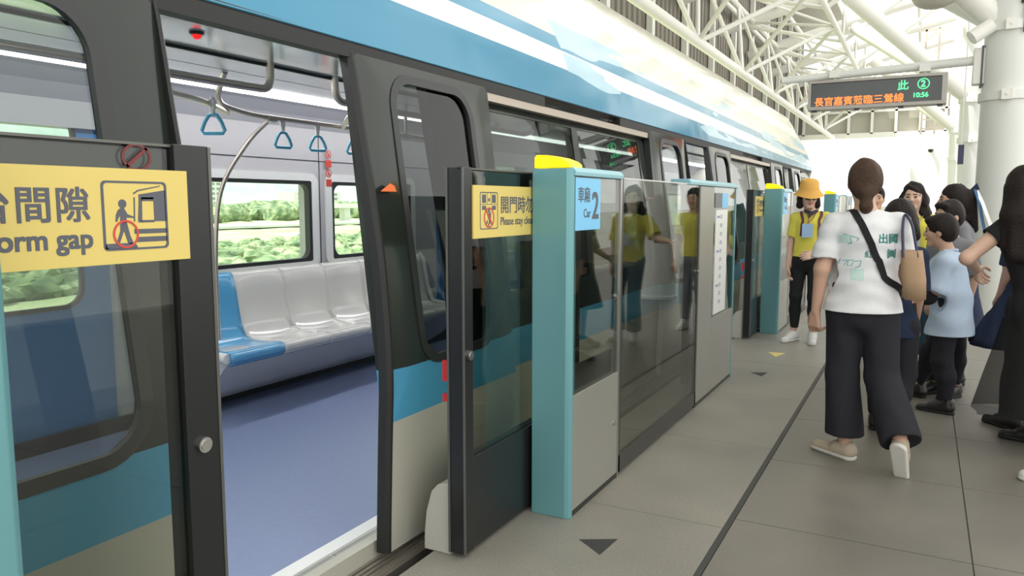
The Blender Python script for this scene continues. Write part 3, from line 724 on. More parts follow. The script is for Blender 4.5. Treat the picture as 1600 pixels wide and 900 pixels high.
# long triangular truss over the train
tr = thing('roof_truss', 'long white tubular roof truss running above the train', 'truss', (-3.4, 10, 4))
CH = [(-3.4, 3.99), (-1.86, 5.10), (-3.9, 5.75)]
for (x, z), r in zip(CH, (.085, .06, .06)):
    m = MB(); m.tube([(x, Y0, z), (x, 34, z)], r, 12); m.build('chord', STWH, tr, smooth=True)
yn = 12.8-3.5*4
while yn < 33:
    for (a, b) in ((0, 1), (0, 2), (2, 1)):
        for s in (-1, 1):
            if yn+1.75*s > 34: continue
            m = MB(); m.tube([(CH[a][0], yn, CH[a][1]), (CH[b][0], yn+1.75*s, CH[b][1])], .04 if a == 0 else .03, 8); m.build('diagonal', STWH, tr, smooth=True)
    yn += 3.5
# rafters across the platform
def rafter(y, lab, r=.13):
    t = thing('roof_rafter', lab, 'rafter', (-1, y, 6), 'tubular roof rafters')
    m = MB(); m.tube([(-4.7, y, 5.6), (-1.86, y, 6.3), (1.2, y, 7.0), (5.5, y, 7.4)], r, 12); m.build('tube', STWH, t, smooth=True)
    for x0, x1 in ((-4.2, -1.86), (-1.86, .3)):
        m = MB(); m.tube([(x0, y, 5.7), (-1.86, y-.02, 5.1), (x1, y, 6.6)], .05, 8); m.build('strut', STWH, t, smooth=True)
    return t
for i, (y, l) in enumerate([(16.3, 'nearest white tubular rafter crossing over the platform'), (19.8, 'second white tubular rafter beyond the hanging display'), (23.3, 'third white rafter far down the platform'), (26.8, 'fourth white rafter near the station end'), (30.3, 'last white rafter in front of the gable')]): rafter(y, l)
pur = thing('roof_purlins', 'white roof purlin tubes lengthwise above the platform', 'purlin', (-1, 20, 6.5))
for x, z in ((-3.3, 6.1), (-.4, 6.75), (1.2, 7.05)):
    m = MB(); m.tube([(x, Y0, z), (x, 34, z)], .055, 10); m.build('purlin', STWH, pur, smooth=True)
# ---------------- columns ----------------
def column(x, y, r, lab, detail=False):
    t = thing('steel_column', lab, 'column', (x, y, 0), 'round white columns')
    m = MB(); m.lathe([(r+.02, 0), (r+.02, .04), (r, .05), (r, 3.5), (r*1.05, 3.55), (r*1.12, 4.3), (r*1.05, 6.6)], (x, y, 0), 40); m.build('shaft', COLM, t, smooth=True)
    for z in (2.62, 3.40):
        m = MB(); m.lathe([(r+.004, -.05), (r+.03, -.05), (r+.03, .05), (r+.004, .05)], (x, y, z), 40); m.build('collar', COLM, t, smooth=True)
        m = MB(); m.box((x-.09, y-r-.07, z-.06), (x+.02, y-r-.02, z+.06)); m.tube([(x-.035, y-r-.07, z), (x-.035, y-r-.08, z)], .014, 10); m.build('clamp', STWH, t)
    # branching struts
    for (dx, dy, z1, rr) in ((-2.3, -1.5, 5.35, .15), (-2.4, 1.6, 5.35, .13), (2.2, 1.4, 6.8, .13)):
        m = MB(); m.tube([(x-.1*(1 if dx < 0 else -1), y, 3.45), (x+dx, y+dy, z1)], rr, 14); m.build('strut', STWH, t, smooth=True)
    m = MB(); m.tube([(x+.1, y-r-.02, 3.3), (x+.1, y-r-.02, 4.3)], .018, 8); m.tube([(x+.06, y-r-.03, 3.62), (x+.10, y-r-.05, 3.75), (x+.06, y-r-.03, 3.9)], .02, 8); m.build('conduit', BLACK if detail else STWH, t, smooth=True)
    if detail:
        m = MB(); m.tube([(x-.42, y-.30, 3.28), (x-.22, y-.24, 3.42)], .085, 18); m.build('spotlight', STWH, t, smooth=True)
        m = MB(); m.box((x-r-.10, y-.09, 2.78), (x-r+.06, y+.09, 3.20)); m.build('arm_bracket', STWH, t, bevel=.01)
        m = MB(); m.box((x-r-.02, y-.1, 2.75), (x-r+.0, y+.1, 3.22)); m.build('gasket_plate', INKN, t)
        m = MB(); m.tube([(x-r, y, 3.07), (-1.75, y, 2.99)], [.055, .048], 16); m.build('display_arm', COLM, t, smooth=True)
    return t
column(.80, 10.9, .275, 'thick round white column at the right carrying the display arm', True)
column(.78, 18.0, .26, 'second round white column behind the first one')
column(.78, 25.5, .26, 'third white column further back, mostly hidden')
# hanging display
d = thing('information_display', 'hanging platform display with orange Chinese text and the time 10:56', 'display', (-.6, 10.85, 2.75))
m = MB(); x0, x1, y0, y1, z0, z1 = -1.40, .17, 10.74, 10.94, 2.565, 2.935
HOUS = pbr('display_housing', (.36, .34, .31), .4, .4)
ringplate(m, [(x0, z0), (x1, z0), (x1, z1), (x0, z1)], [(x0+.035, z0+.045), (x1-.06, z0+.045), (x1-.06, z1-.035), (x0+.035, z1-.035)], lambda u, v, q: (u, y0+q, v), .2)
m.box((x0+.02, y1-.02, z0+.02), (x1-.02, y1, z1-.02)); m.build('housing', HOUS, d, bevel=.004)
m = MB(); m.box((x0+.03, y0+.03, z0+.04), (x1-.05, y0+.04, z1-.03)); sc_ = m.build('screen', pbr('screen_black', (.02, .028, .028), .08, spec=.7), d, label='black glossy screen')
OR = pbr('led_orange', (1, .25, .05), .5, emit=(1, .16, .03), estr=1.6); GR = pbr('led_green', (.1, 1, .35), .5, emit=(.08, .95, .28), estr=1.3)
text('長官嘉賓蒞臨三鶯線', .115, (x0+.075, y0+.029, z0+.062), (1, 0, 0), (0, 0, 1), OR, sc_, bold=.0008)
text('此', .125, (x0+1.03, y0+.029, z0+.205), (1, 0, 0), (0, 0, 1), GR, sc_, bold=.001)
text('2', .105, (x0+1.285, y0+.029, z0+.220), (1, 0, 0), (0, 0, 1), GR, sc_, bold=.0025)
text('10:56', .078, (x0+1.20, y0+.029, z0+.098), (1, 0, 0), (0, 0, 1), GR, sc_, bold=.0015)
m = MB(); ringplate(m, circ(x0+1.315, z0+.255, .066), circ(x0+1.315, z0+.255, .056), lambda u, v, q: (u, y0+.029-q, v), .001); m.build('number_ring', GR, sc_)
for xx in (x0+.05, x0+.55, x0+1.05, x1-.1):
    m = MB(); m.box((xx, y0+.03, z0-.02), (xx+.06, y0+.12, z0)); m.build('foot', BLACK, d)
for xx in (x0+.3, x1-.25):
    m = MB(); m.tube([(xx, 10.85, z1-.01), (xx, 10.87, 3.02)], .018, 8); m.box((xx-.06, 10.80, 2.97), (xx+.06, 10.96, 3.06)); m.build('hanger', STWH, d)
# vertical duct drum and ladder
t = thing('ventilation_drum', 'large hanging beige ventilation drum near the top of the column', 'duct', (-.15, 9.3, 3.6))
m = MB(); m.lathe([(.02, 0), (.12, .01), (.20, .05), (.25, .13), (.265, .22), (.265, 2.2)], (-.02, 10.6, 3.66), 28); m.build('drum', pbr('drum_beige', (.50, .48, .42), .5), t, smooth=True)
for z in (3.98, 4.5):
    m = MB(); m.lathe([(.27, -.02), (.28, -.02), (.28, .02), (.27, .02)], (-.02, 10.6, z), 28); m.build('band', STWH, t, smooth=True)
m = MB(); m.tube([(.02, 10.6, 5.8), (.02, 10.6, 7)], .04, 8); m.build('hanger', STWH, t)
ld = thing('access_ladder', 'small grey caged ladder hanging by the gable near the far end', 'ladder', (-.1, 28, 3.9))
for xx in (-.25, .12):
    m = MB(); m.box((xx, 28, 3.55), (xx+.06, 28.05, 6.9)); m.build('rail', STEELD, ld)
m = MB(); m.box((-.45, 28, 6.72), (.2, 28.05, 6.80)); m.build('top_bar', STEELD, ld)
z = 3.7
while z < 5.9:
    m = MB(); m.box((-.22, 28.01, z), (.14, 28.04, z+.04)); m.build('rung', STEELD, ld); z += .28
# small far things
t = thing('security_camera', 'tiny white dome camera on the cream pier', 'camera', (.1, 33.1, 2.8))
m = MB(); m.box((.05, 33.05, 3.35), (.15, 33.2, 3.45)); m.build('mount', STWH, t)
m = MB(); m.lathe([(.09, .0), (.09, -.06), (.05, -.11), (.01, -.12)], (.1, 33.0, 3.37), 14); m.build('dome', GASK, t, smooth=True)
t = thing('hanging_sign', 'small dark hanging sign left of the thick column', 'sign', (.40, 14, 2.2))
m = MB(); m.box((.42, 14, 1.98), (.50, 14.04, 2.28)); m.build('panel', pbr('navy_sign', (.05, .05, .12), .4), t)
m = MB(); m.box((.45, 14.01, 2.28), (.47, 14.03, 6.93)); m.build('rod', STWH, t)

# ---------------- landscape outside ----------------
def leafy(name, c1, c2, sc, c3=None):
    m = bpy.data.materials.new(name); m.use_nodes = True; nt = m.node_tree; b = nt.nodes['Principled BSDF']; b.inputs['Roughness'].default_value = .9; b.inputs['Specular IOR Level'].default_value = .1
    g = nt.nodes.new('ShaderNodeNewGeometry'); n = nt.nodes.new('ShaderNodeTexNoise'); n.inputs['Scale'].default_value = sc; n.inputs['Detail'].default_value = 5
    nt.links.new(g.outputs['Position'], n.inputs['Vector']); r = nt.nodes.new('ShaderNodeValToRGB'); e = r.color_ramp.elements
    e[0].position = .38; e[0].color = (*c1, 1); e[1].position = .62; e[1].color = (*c2, 1)
    if c3: q = r.color_ramp.elements.new(.52); q.color = (*c3, 1)
    nt.links.new(n.outputs['Fac'], r.inputs[0]); nt.links.new(r.outputs[0], b.inputs['Base Color']); return m
def grid(name, xs, ys, fz, mat):
    V = [(x, y, fz(x, y)) for x in xs for y in ys]; n = len(ys)
    F = [(i*n+j, i*n+j+1, (i+1)*n+j+1, (i+1)*n+j) for i in range(len(xs)-1) for j in range(n-1)]
    m = MB(); m.add(V, F); return m.build(name, mat, smooth=False)
gx = [-8-2.2*i for i in range(60)] + [-150-14*i for i in range(30)]
gy = [-120+8*i for i in range(110)]
g = grid('ground_meadow', gx, gy, lambda x, y: -9 + .9*mnoise.noise(Vector((x*.12, y*.12, 0))) + .5*mnoise.noise(Vector((x*.5, y*.5, 3))), leafy('hazed_meadow', (.34, .40, .24), (.58, .60, .42), .06, (.44, .50, .30))); g['kind'] = 'structure'  # greens paled: haze put into the meadow colour
hx = [-560-25*i for i in range(16)]; hy = [-300+22*i for i in range(100)]
g = grid('ground_hills', hx, hy, lambda x, y: -9 + max(0, min(1, (-x-560)/220.))*(75+38*mnoise.noise(Vector((x*.002, y*.005, 1)))+14*mnoise.noise(Vector((x*.01, y*.02, 2)))), leafy('hazed_hill_forest', (.36, .46, .42), (.48, .56, .52), .02)); g['kind'] = 'structure'  # pale greyed greens: distance haze painted into the hills
LM = leafy('hazed_foliage', (.15, .22, .13), (.42, .48, .30), .35, (.26, .34, .19))  # tree greens greyed to carry haze in the colour
def clumps(name, lab, x0, x1, n, r0, r1, ymin=-60, ymax=420):
    m = MB()
    ic = []
    import bmesh
    bm = bmesh.new(); bmesh.ops.create_icosphere(bm, subdivisions=2, radius=1); base = [v.co.copy() for v in bm.verts]; fs = [tuple(v.index for v in f.verts) for f in bm.faces]; bm.free()
    for i in range(n):
        x = random.uniform(x0, x1); y = random.uniform(ymin, ymax)*(-x/120.) if False else random.uniform(ymin, ymax); r = random.uniform(r0, r1); sx = random.uniform(.9, 1.5)
        c = Vector((x, y, -9+r*.5)); sd = random.random()*50
        m.add([c + Vector((v.x*sx, v.y*sx, v.z*.85))*r*(1+.40*mnoise.noise(v*2.6+Vector((sd, 0, 0)))+.35*mnoise.noise(v*7+Vector((sd, 0, 0)))) for v in base], fs)
    o = m.build(name, LM); return tag(o, lab, 'trees', kind='stuff')
clumps('tree_canopy', 'rough band of shrubs and trees beyond the train windows', -140, -82, 1300, .8, 1.9, 20, 230)
clumps('tree_canopy', 'distant tree belt below the hills seen through the train windows', -420, -330, 420, 5, 9, -100, 900)
m = MB(); m.box((-258, -150, -8.6), (-236, 900, -7.6)); rv = m.build('ground_road', pbr('pale_road', (.62, .64, .60), .8)); rv['kind'] = 'structure'
t = thing('viaduct', 'pale elevated road viaduct in the distance behind the second train window', 'viaduct', (-200, 250, -9))
m = MB(); m.box((-300, 330, -1.5), (-290, 900, 1.0)); m.build('deck', COLM, t)
for yy in range(345, 900, 40):
    m = MB(); m.box((-297, yy, -9), (-293, yy+5, -1.5)); m.build('pier', COLM, t)
def house(x, y, w, dp, h, lab, mat):
    t = thing('distant_building', lab, 'building', (x, y, -9))
    m = MB(); m.box((x-dp, y, -9), (x, y+w, -9+h)); m.box((x-dp*.6, y+w*.3, -9+h), (x-dp*.3, y+w*.5, -9+h*1.06)); m.build('wall', mat, t)
    m = MB()
    for i in range(int(h/4)):
        for j in range(5): m.box((x, y+w*(.08+.18*j), -8+4*i), (x+.2, y+w*(.2+.18*j), -6+4*i))
    m.build('windows', pbr('pane_grey', (.25, .28, .30), .4) if 'pane_grey' not in MATS else MATS['pane_grey'], t)
BW = pbr('far_white', (.70, .70, .68), .7)
house(-520, 425, 34, 25, 42, 'tall pale apartment block far away in front of the hills', BW)
house(-480, 500, 60, 20, 20, 'low pale building at the foot of the hills', BW)
house(-500, 640, 40, 20, 16, 'small pale building further right below the hills', BW)
# far shed with red roof seen past the gate top
# ---------------- people: smooth-blended distance fields turned into continuous meshes ----------------
def v3(*a): return np.array(a if len(a) > 1 else a[0], float)
def nrm(a): a = v3(a); return a/np.linalg.norm(a)
class SDF:
    def __init__(s): s.p = []
    def cone(s, a, b, r1, r2, k=.02, flat=None, sub=False):
        s.p.append(('c', v3(a), v3(b), r1, r2, k, flat, sub)); return s
    def ell(s, c, r, ax=None, k=.02, sub=False):
        s.p.append(('e', v3(c), v3(r), np.eye(3) if ax is None else np.array(ax), k, sub)); return s
    def clip(s, n, d): s.p.append(('k', nrm(n), d)); return s       # keep n.p < d
    def grow(s, dr, f=None):
        o = SDF()
        for q in s.p:
            if f and not f(q): continue
            if q[0] == 'c': o.p.append(('c', q[1], q[2], q[3]+dr, q[4]+dr, q[5], q[6], q[7]))
            elif q[0] == 'e': o.p.append(('e', q[1], q[2]+dr, q[3], q[4], q[5]))
        return o
    def mesh(s, h, wr=0., wf=14., seed=0, stretch=(1, 1, 1)):
        lo = np.full(3, 1e9); hi = -lo
        for q in s.p:
            if q[0] == 'c' and not q[7]:
                R = max(q[3], q[4]) * (max(1, q[6][1]) if q[6] is not None else 1)
                lo = np.minimum(lo, np.minimum(q[1], q[2])-R); hi = np.maximum(hi, np.maximum(q[1], q[2])+R)
            elif q[0] == 'e' and not q[5]:
                R = np.abs(q[3].T) @ q[2]; lo = np.minimum(lo, q[1]-R); hi = np.maximum(hi, q[1]+R)
        lo -= 4*h+wr; hi += 4*h+wr
        n = np.ceil((hi-lo)/h).astype(int)+1
        D = np.full(n, 1e3, np.float32)
        ax = [lo[i]+h*np.arange(n[i]) for i in range(3)]
        for q in s.p:
            if q[0] == 'k': continue
            k = q[5] if q[0] == 'c' else q[4]; sub = q[7] if q[0] == 'c' else q[5]
            if q[0] == 'c':
                R = max(q[3], q[4])*(max(1, q[6][1]) if q[6] is not None else 1); a0 = np.minimum(q[1], q[2])-R; a1 = np.maximum(q[1], q[2])+R
            else:
                R = np.abs(q[3].T) @ q[2]; a0 = q[1]-R; a1 = q[1]+R
            mg = k+3.5*h+wr
            i0 = np.clip(np.floor((a0-mg-lo)/h).astype(int), 0, n-1); i1 = np.clip(np.ceil((a1+mg-lo)/h).astype(int)+1, 1, n)
            if np.any(i1 <= i0): continue
            X = ax[0][i0[0]:i1[0]][:, None, None].astype(np.float32); Y = ax[1][i0[1]:i1[1]][None, :, None].astype(np.float32); Z = ax[2][i0[2]:i1[2]][None, None, :].astype(np.float32)
            if q[0] == 'c':
                a, b, r1, r2, fl = q[1], q[2], q[3], q[4], q[6]
                px, py, pz = X-a[0], Y-a[1], Z-a[2]; ba = b-a; L2 = max(float(ba@ba), 1e-9)
                hh = np.clip((px*ba[0]+py*ba[1]+pz*ba[2])/L2, 0, 1)
                qx, qy, qz = px-hh*ba[0], py-hh*ba[1], pz-hh*ba[2]
                if fl is not None:
                    w = nrm(fl[0]); dd = (qx*w[0]+qy*w[1]+qz*w[2])*(1/fl[1]-1); qx, qy, qz = qx+dd*w[0], qy+dd*w[1], qz+dd*w[2]
                d = np.sqrt(qx*qx+qy*qy+qz*qz) - (r1+(r2-r1)*hh)
                if fl is not None: d = d*min(1, fl[1])
            else:
                A = q[3]; px, py, pz = X-q[1][0], Y-q[1][1], Z-q[1][2]
                u = [(px*A[i][0]+py*A[i][1]+pz*A[i][2]) for i in range(3)]; r = q[2]
                k0 = np.sqrt(sum((u[i]/r[i])**2 for i in range(3))); k1 = np.sqrt(sum((u[i]/r[i]**2)**2 for i in range(3)))+1e-6
                d = k0*(k0-1)/k1
            S = D[i0[0]:i1[0], i0[1]:i1[1], i0[2]:i1[2]]
            if sub:
                S[...] = np.maximum(S, -d)
            else:
                hh = np.clip(.5+.5*(d-S)/k, 0, 1); S[...] = d*(1-hh)+S*hh-k*hh*(1-hh)
        X = ax[0][:, None, None].astype(np.float32); Y = ax[1][None, :, None].astype(np.float32); Z = ax[2][None, None, :].astype(np.float32)
        if wr > 0:
            sx, sy, sz = stretch
            w = np.sin(wf*sx*X+1.3*np.sin(wf*.7*sz*Z+seed)+seed)*np.sin(wf*sy*.9*Y+1.1*np.sin(wf*.8*sz*Z+2+seed)) + .6*np.sin(wf*1.9*sz*Z+1.5*np.sin(wf*sx*X+seed)+2*np.sin(wf*.7*sy*Y))
            D += (wr*w).astype(np.float32)
        for q in s.p:
            if q[0] == 'k': D = np.maximum(D, X*q[1][0]+Y*q[1][1]+Z*q[1][2]-q[2])
        return nets(D, lo, h)
def nets(D, lo, h):
    n = D.shape; ins = D < 0
    c = [ins[i:n[0]-1+i, j:n[1]-1+j, k:n[2]-1+k] for i in (0, 1) for j in (0, 1) for k in (0, 1)]
    allm = c[0].copy(); anym = c[0].copy()
    for q in c[1:]: allm &= q; anym |= q
    act = np.argwhere(anym & ~allm); idx = np.full([v-1 for v in n], -1, np.int32); idx[act[:, 0], act[:, 1], act[:, 2]] = np.arange(len(act))
    off = [(i, j, k) for i in (0, 1) for j in (0, 1) for k in (0, 1)]
    val = {o: D[act[:, 0]+o[0], act[:, 1]+o[1], act[:, 2]+o[2]] for o in off}
    acc = np.zeros((len(act), 3)); cnt = np.zeros(len(act))
    for o in off:
        for a in range(3):
            if o[a] == 0:
                o2 = list(o); o2[a] = 1; o2 = tuple(o2); A, B = val[o], val[o2]; m = (A < 0) != (B < 0)
                t = np.where(m, A/np.where(m, A-B, 1), 0); p = np.tile(np.array(o, float), (len(act), 1)); p[:, a] = t
                acc[m] += p[m]; cnt[m] += 1
    V = lo + h*(act + acc/cnt[:, None])
    F = []
    for a in range(3):
        sl0 = [slice(None)]*3; sl1 = [slice(None)]*3; sl0[a] = slice(0, n[a]-1); sl1[a] = slice(1, n[a])
        e = np.argwhere(ins[tuple(sl0)] != ins[tuple(sl1)]); b, cc = (a+1) % 3, (a+2) % 3
        e = e[(e[:, b] > 0) & (e[:, cc] > 0) & (e[:, b] < n[b]-1) & (e[:, cc] < n[cc]-1)]
        s = ins[e[:, 0], e[:, 1], e[:, 2]]
        def g(db, dc):
            q = e.copy(); q[:, b] += db; q[:, cc] += dc; return idx[q[:, 0], q[:, 1], q[:, 2]]
        quad = np.stack([g(-1, -1), g(0, -1), g(0, 0), g(-1, 0)], 1)
        quad[~s] = quad[~s][:, ::-1]; F.append(quad[(quad >= 0).all(1)])
    return V, np.concatenate(F)
def addmesh(name, VF, mat, parent, label=None):
    V, F = VF
    w = Vector(parent.location) if parent.parent is None else Vector(parent.parent.location)+Vector(parent.location)
    V = V - np.array(w)
    me = bpy.data.meshes.new(name); me.vertices.add(len(V)); me.vertices.foreach_set('co', V.astype(np.float32).ravel())
    me.loops.add(4*len(F)); me.loops.foreach_set('vertex_index', F.astype(np.int32).ravel())
    me.polygons.add(len(F)); me.polygons.foreach_set('loop_start', np.arange(0, 4*len(F), 4, dtype=np.int32)); me.polygons.foreach_set('loop_total', np.full(len(F), 4, np.int32))
    me.update(calc_edges=True); me.validate(); me.polygons.foreach_set('use_smooth', [True]*len(me.polygons)); me.materials.append(mat)
    o = bpy.data.objects.new(name, me); COL.objects.link(o); o.parent = parent
    if label: o['label'] = label
    return o
def cloth(name, col, rough=.85, var=.06): 
    return MATS.get(name) or pbr(name, col, rough, var=var, vscale=25, bump=.15, bscale=140, spec=.25)
SKIN = pbr('skin', (.56, .345, .25), .5, var=.04, vscale=12, spec=.35)
SKIN2 = pbr('skin_light', (.64, .42, .32), .5, var=.04, vscale=12, spec=.35)
HAIR = pbr('black_hair', (.018, .013, .012), .6, bump=.5, bscale=90, spec=.2)
HAIRB = pbr('brown_hair', (.06, .034, .022), .6, bump=.5, bscale=90, spec=.2, var=.35, vscale=30)
def hand(S, wr, d, n, s=1., curl=.35, side=1):
    d = nrm(d); n = v3(n); n = nrm(n-d*(n@d)); w = np.cross(d, n)*side
    for i, (o, L) in enumerate(((.030, .066), (.010, .074), (-.010, .069), (-.028, .054))):
        K = wr+d*.082*s+w*o*s; S.cone(wr+d*.012*s+w*o*.55*s, K, .0115*s, .0105*s, .012, None)
        c = curl*(1+.12*i); d1 = nrm(d*math.cos(c)+n*math.sin(c)); d2 = nrm(d*math.cos(2.1*c)+n*math.sin(2.1*c)); d3 = nrm(d*math.cos(3*c)+n*math.sin(3*c))
        A = K+d1*L*.45*s; B = A+d2*L*.32*s; C_ = B+d3*L*.25*s
        S.cone(K, A, .0095*s, .0088*s, .004); S.cone(A, B, .0088*s, .0080*s, .003); S.cone(B, C_, .0080*s, .0068*s, .003)
    T0 = wr+d*.022*s+w*.022*s; T1 = T0+nrm(d*.65+w*.65+n*.35)*.038*s; T2 = T1+nrm(d*.9+w*.25+n*.35)*.032*s; T3 = T2+nrm(d*.95+n*.3)*.020*s
    S.cone(T0, T1, .0135*s, .0105*s, .010); S.cone(T1, T2, .0105*s, .0095*s, .003); S.cone(T2, T3, .0095*s, .0075*s, .003)
def person(P):
    """P: joints in metres (world), yaw of torso and head, sizes, clothes"""
    s = P.get('s', 1.); h = P.get('h', .006)
    base = P['base']; t = thing('person', P['label'], 'person', (base[0], base[1], P.get('z0', 0.)), P.get('group'))
    ty, hy, hp = P['yaw'], P.get('hyaw', P['yaw']), P.get('hpitch', 0.)
    f = v3(-math.sin(ty), math.cos(ty), 0); r = v3(math.cos(ty), math.sin(ty), 0); U = v3(0, 0, 1)
    hf = v3(-math.sin(hy)*math.cos(hp), math.cos(hy)*math.cos(hp), math.sin(hp)); hr = v3(math.cos(hy), math.sin(hy), 0); hu = np.cross(hr, hf)
    HX = [hr, hf, hu]; J = {k: v3(v) for k, v in P['J'].items()}
    H = J['head']; N = J['neck']; PV = J['pelvis']; CH_ = N*.72+PV*.28 + f*.01*s; hs = P.get('hs', s)
    skin = P.get('skin', SKIN); W_ = P.get('w', 1.)
    B = SDF()
    Hp = lambda a, b, c: H+hr*a*hs+hf*b*hs+hu*c*hs
    # torso
    ht = f
    B.cone(N-U*.12*s, PV+U*.12*s, .100*s*W_, .094*s*W_, .03, (r, 1.25)); B.cone(PV+U*.06*s, PV-U*.03*s, .102*s*W_, .112*s*W_, .03, (r, 1.22))
    for sd in 'ab':
        sh, el, wr = J['sh'+sd], J['el'+sd], J['wr'+sd]
        B.cone(N-U*.035*s, sh+U*.0, .040*s, .046*s, .04); B.cone(sh, el, .047*s*W_, .037*s*W_, .03); B.cone(el, wr, .038*s*W_, .024*s, .02)
        dd = J.get('hd'+sd); dd = nrm(wr-el) if dd is None else dd
        hand(B, wr, dd, J.get('hn'+sd, -f), s*P.get('hands', 1.), P.get('curl'+sd, .35), 1 if sd == 'a' else -1)
        hp_, kn, an, to = J['hp'+sd], J['kn'+sd], J['an'+sd], J['to'+sd]
        B.cone(hp_, kn, .074*s*W_, .052*s, .04); B.cone(kn, kn*.62+an*.38-f*.012, .050*s, .048*s, .02); B.cone(kn*.62+an*.38-f*.012, an, .048*s, .034*s, .02)
        fd = nrm(to-an); B.cone(an-U*.03*s, to-U*.008*s, .026*s, .017*s, .02, None)
    B.cone(N-U*.02*s, Hp(0, -.018, -.06), .054*s, .050*s, .03)
    # head with face
    B.ell(Hp(0, -.008, .022), v3(.073, .092, .092)*hs, HX, .02); B.ell(Hp(0, .018, -.040), v3(.058, .066, .070)*hs, HX, .03)
    B.cone(Hp(-.012, .062, -.088), Hp(.012, .062, -.088), .020*hs, .020*hs, .02)
    B.cone(Hp(0, .082, .014), Hp(0, .098, -.022), .007*hs, .012*hs, .010)
    for q in (-1, 1):
        B.cone(Hp(q*.012, .076, .022), Hp(q*.045, .068, .022), .009*hs, .008*hs, .012); B.ell(Hp(q*.036, .055, -.022), v3(.022, .022, .022)*hs, HX, .02)
        B.ell(Hp(q*.029, .094, .002), v3(.017, .009, .010)*hs, HX, .01, True); B.ell(Hp(q*.074, -.006, -.008), v3(.010, .020, .030)*hs, HX, .004)
        B.ell(Hp(q*.010, .092, -.026), v3(.008, .009, .007)*hs, HX, .006)
    body = addmesh('body', B.mesh(h), skin, t)
    if P.get('face', True):
        for q in (-1, 1):
            m = MB(); m.lathe([(.0005, -.0105), (.008, -.007), (.0105, 0), (.008, .007), (.0005, .0105)], (0, 0, 0), 12)
            e = m.build('eye', MATS.get('eye_dark') or pbr('eye_dark', (.02, .015, .012), .15), None, smooth=True); e.parent = body
            e.location = Vector(Hp(q*.029, .079, .003)) - t.location; e.scale = (1.15*hs, .9*hs, .62*hs); e.rotation_euler = (0, 0, hy)
            m = SDF().cone(Hp(q*.014, .086, .024), Hp(q*.044, .076, .027), .0045*hs, .003*hs, .004); addmesh('eyebrow', m.mesh(.003), HAIR, body)
        L = SDF().cone(Hp(-.019, .083, -.050+P.get('smile', 0)*.006), Hp(0, .088, -.052), .0055*hs, .0075*hs, .006).cone(Hp(.019, .083, -.050+P.get('smile', 0)*.006), Hp(0, .088, -.052), .0055*hs, .0075*hs, .006)
        addmesh('lips', L.mesh(.003), MATS.get('lip') or pbr('lip', (.50, .16, .13), .4), body)
        if P.get('smile'):
            T = SDF().cone(Hp(-.013, .0885, -.053), Hp(.013, .0885, -.053), .0042*hs, .0042*hs, .004); addmesh('teeth', T.mesh(.0025), WHITE, body)
    # hair
    if P.get('hair'):
        hm, style = P['hair']; A = SDF()
        A.ell(Hp(0, -.016, .034), v3(.084, .098, .096)*hs, HX, .02)
        if style == 'short':
            A.ell(Hp(0, -.05, -.01), v3(.078, .062, .075)*hs, HX, .03); A.ell(Hp(0, .062, .080), v3(.060, .035, .026)*hs, HX, .02)
        if style in ('long', 'curly', 'bob', 'pony', 'tail'):
            A.ell(Hp(0, -.05, -.01), v3(.082, .066, .085)*hs, HX, .03)
        if style in ('long', 'curly'):
            for (a, b, w0, w1, ln) in P.get('locks', ((0, -.075, .070, .075, .36), (-.072, -.015, .034, .04, .30), (.072, -.015, .034, .04, .30), (-.05, -.06, .045, .06, .34), (.05, -.06, .045, .06, .34))):
                p0 = Hp(a, b, .0); p1 = Hp(a*1.15, b-.01, -.14); p2 = Hp(a*1.25, b-.02, -.14)-U*(ln-.14)*hs
                A.cone(p0, p1, w0*hs, w1*hs*.95, .03, (hf, .75)); A.cone(p1, p2, w1*hs*.95, w1*.75*hs, .03, (hf, .7))
        if style == 'bob':
            for a in (-.066, .066): A.cone(Hp(a, -.01, 0), Hp(a*1.2, -.005, -.085), .034*hs, .036*hs, .02)
            A.cone(Hp(-.05, -.07, -.04), Hp(.05, -.07, -.04), .045*hs, .045*hs, .03)
        if style in ('pony', 'tail'):
            A.ell(Hp(0, -.085, -.055), v3(.045, .035, .04)*hs, HX, .03); A.cone(Hp(0, -.10, -.06), Hp(.005, -.095, -.135), .030*hs, .030*hs, .02); A.cone(Hp(.005, -.095, -.135), Hp(.0, -.085, -.185), .030*hs, .010*hs, .02)
        if style == 'tail': A.cone(Hp(-.02, -.12, .04), Hp(.0, -.16, -.22), .04*hs, .03*hs, .03)
        # face opening
        fc = P.get('fringe', 0.)
        A.ell(Hp(0, .105, -.030-fc), v3(.066, .085, .092)*hs, HX, .01, True); A.ell(Hp(0, .10, -.11), v3(.075, .095, .075)*hs, HX, .01, True)
        if style in ('short',):
            for q in (-1, 1): A.ell(Hp(q*.09, .015, -.035), v3(.030, .050, .042)*hs, HX, .01, True)
            A.clip(-hu, -(H@hu)+.075*hs)
        addmesh('hair', A.mesh(h, wr=P.get('hwr', .0022), wf=60, seed=len(P['label']), stretch=(1, 1, .12 if style != 'curly' else .5)), hm, t)
    # trousers / skirt
    lo = P.get('lower')
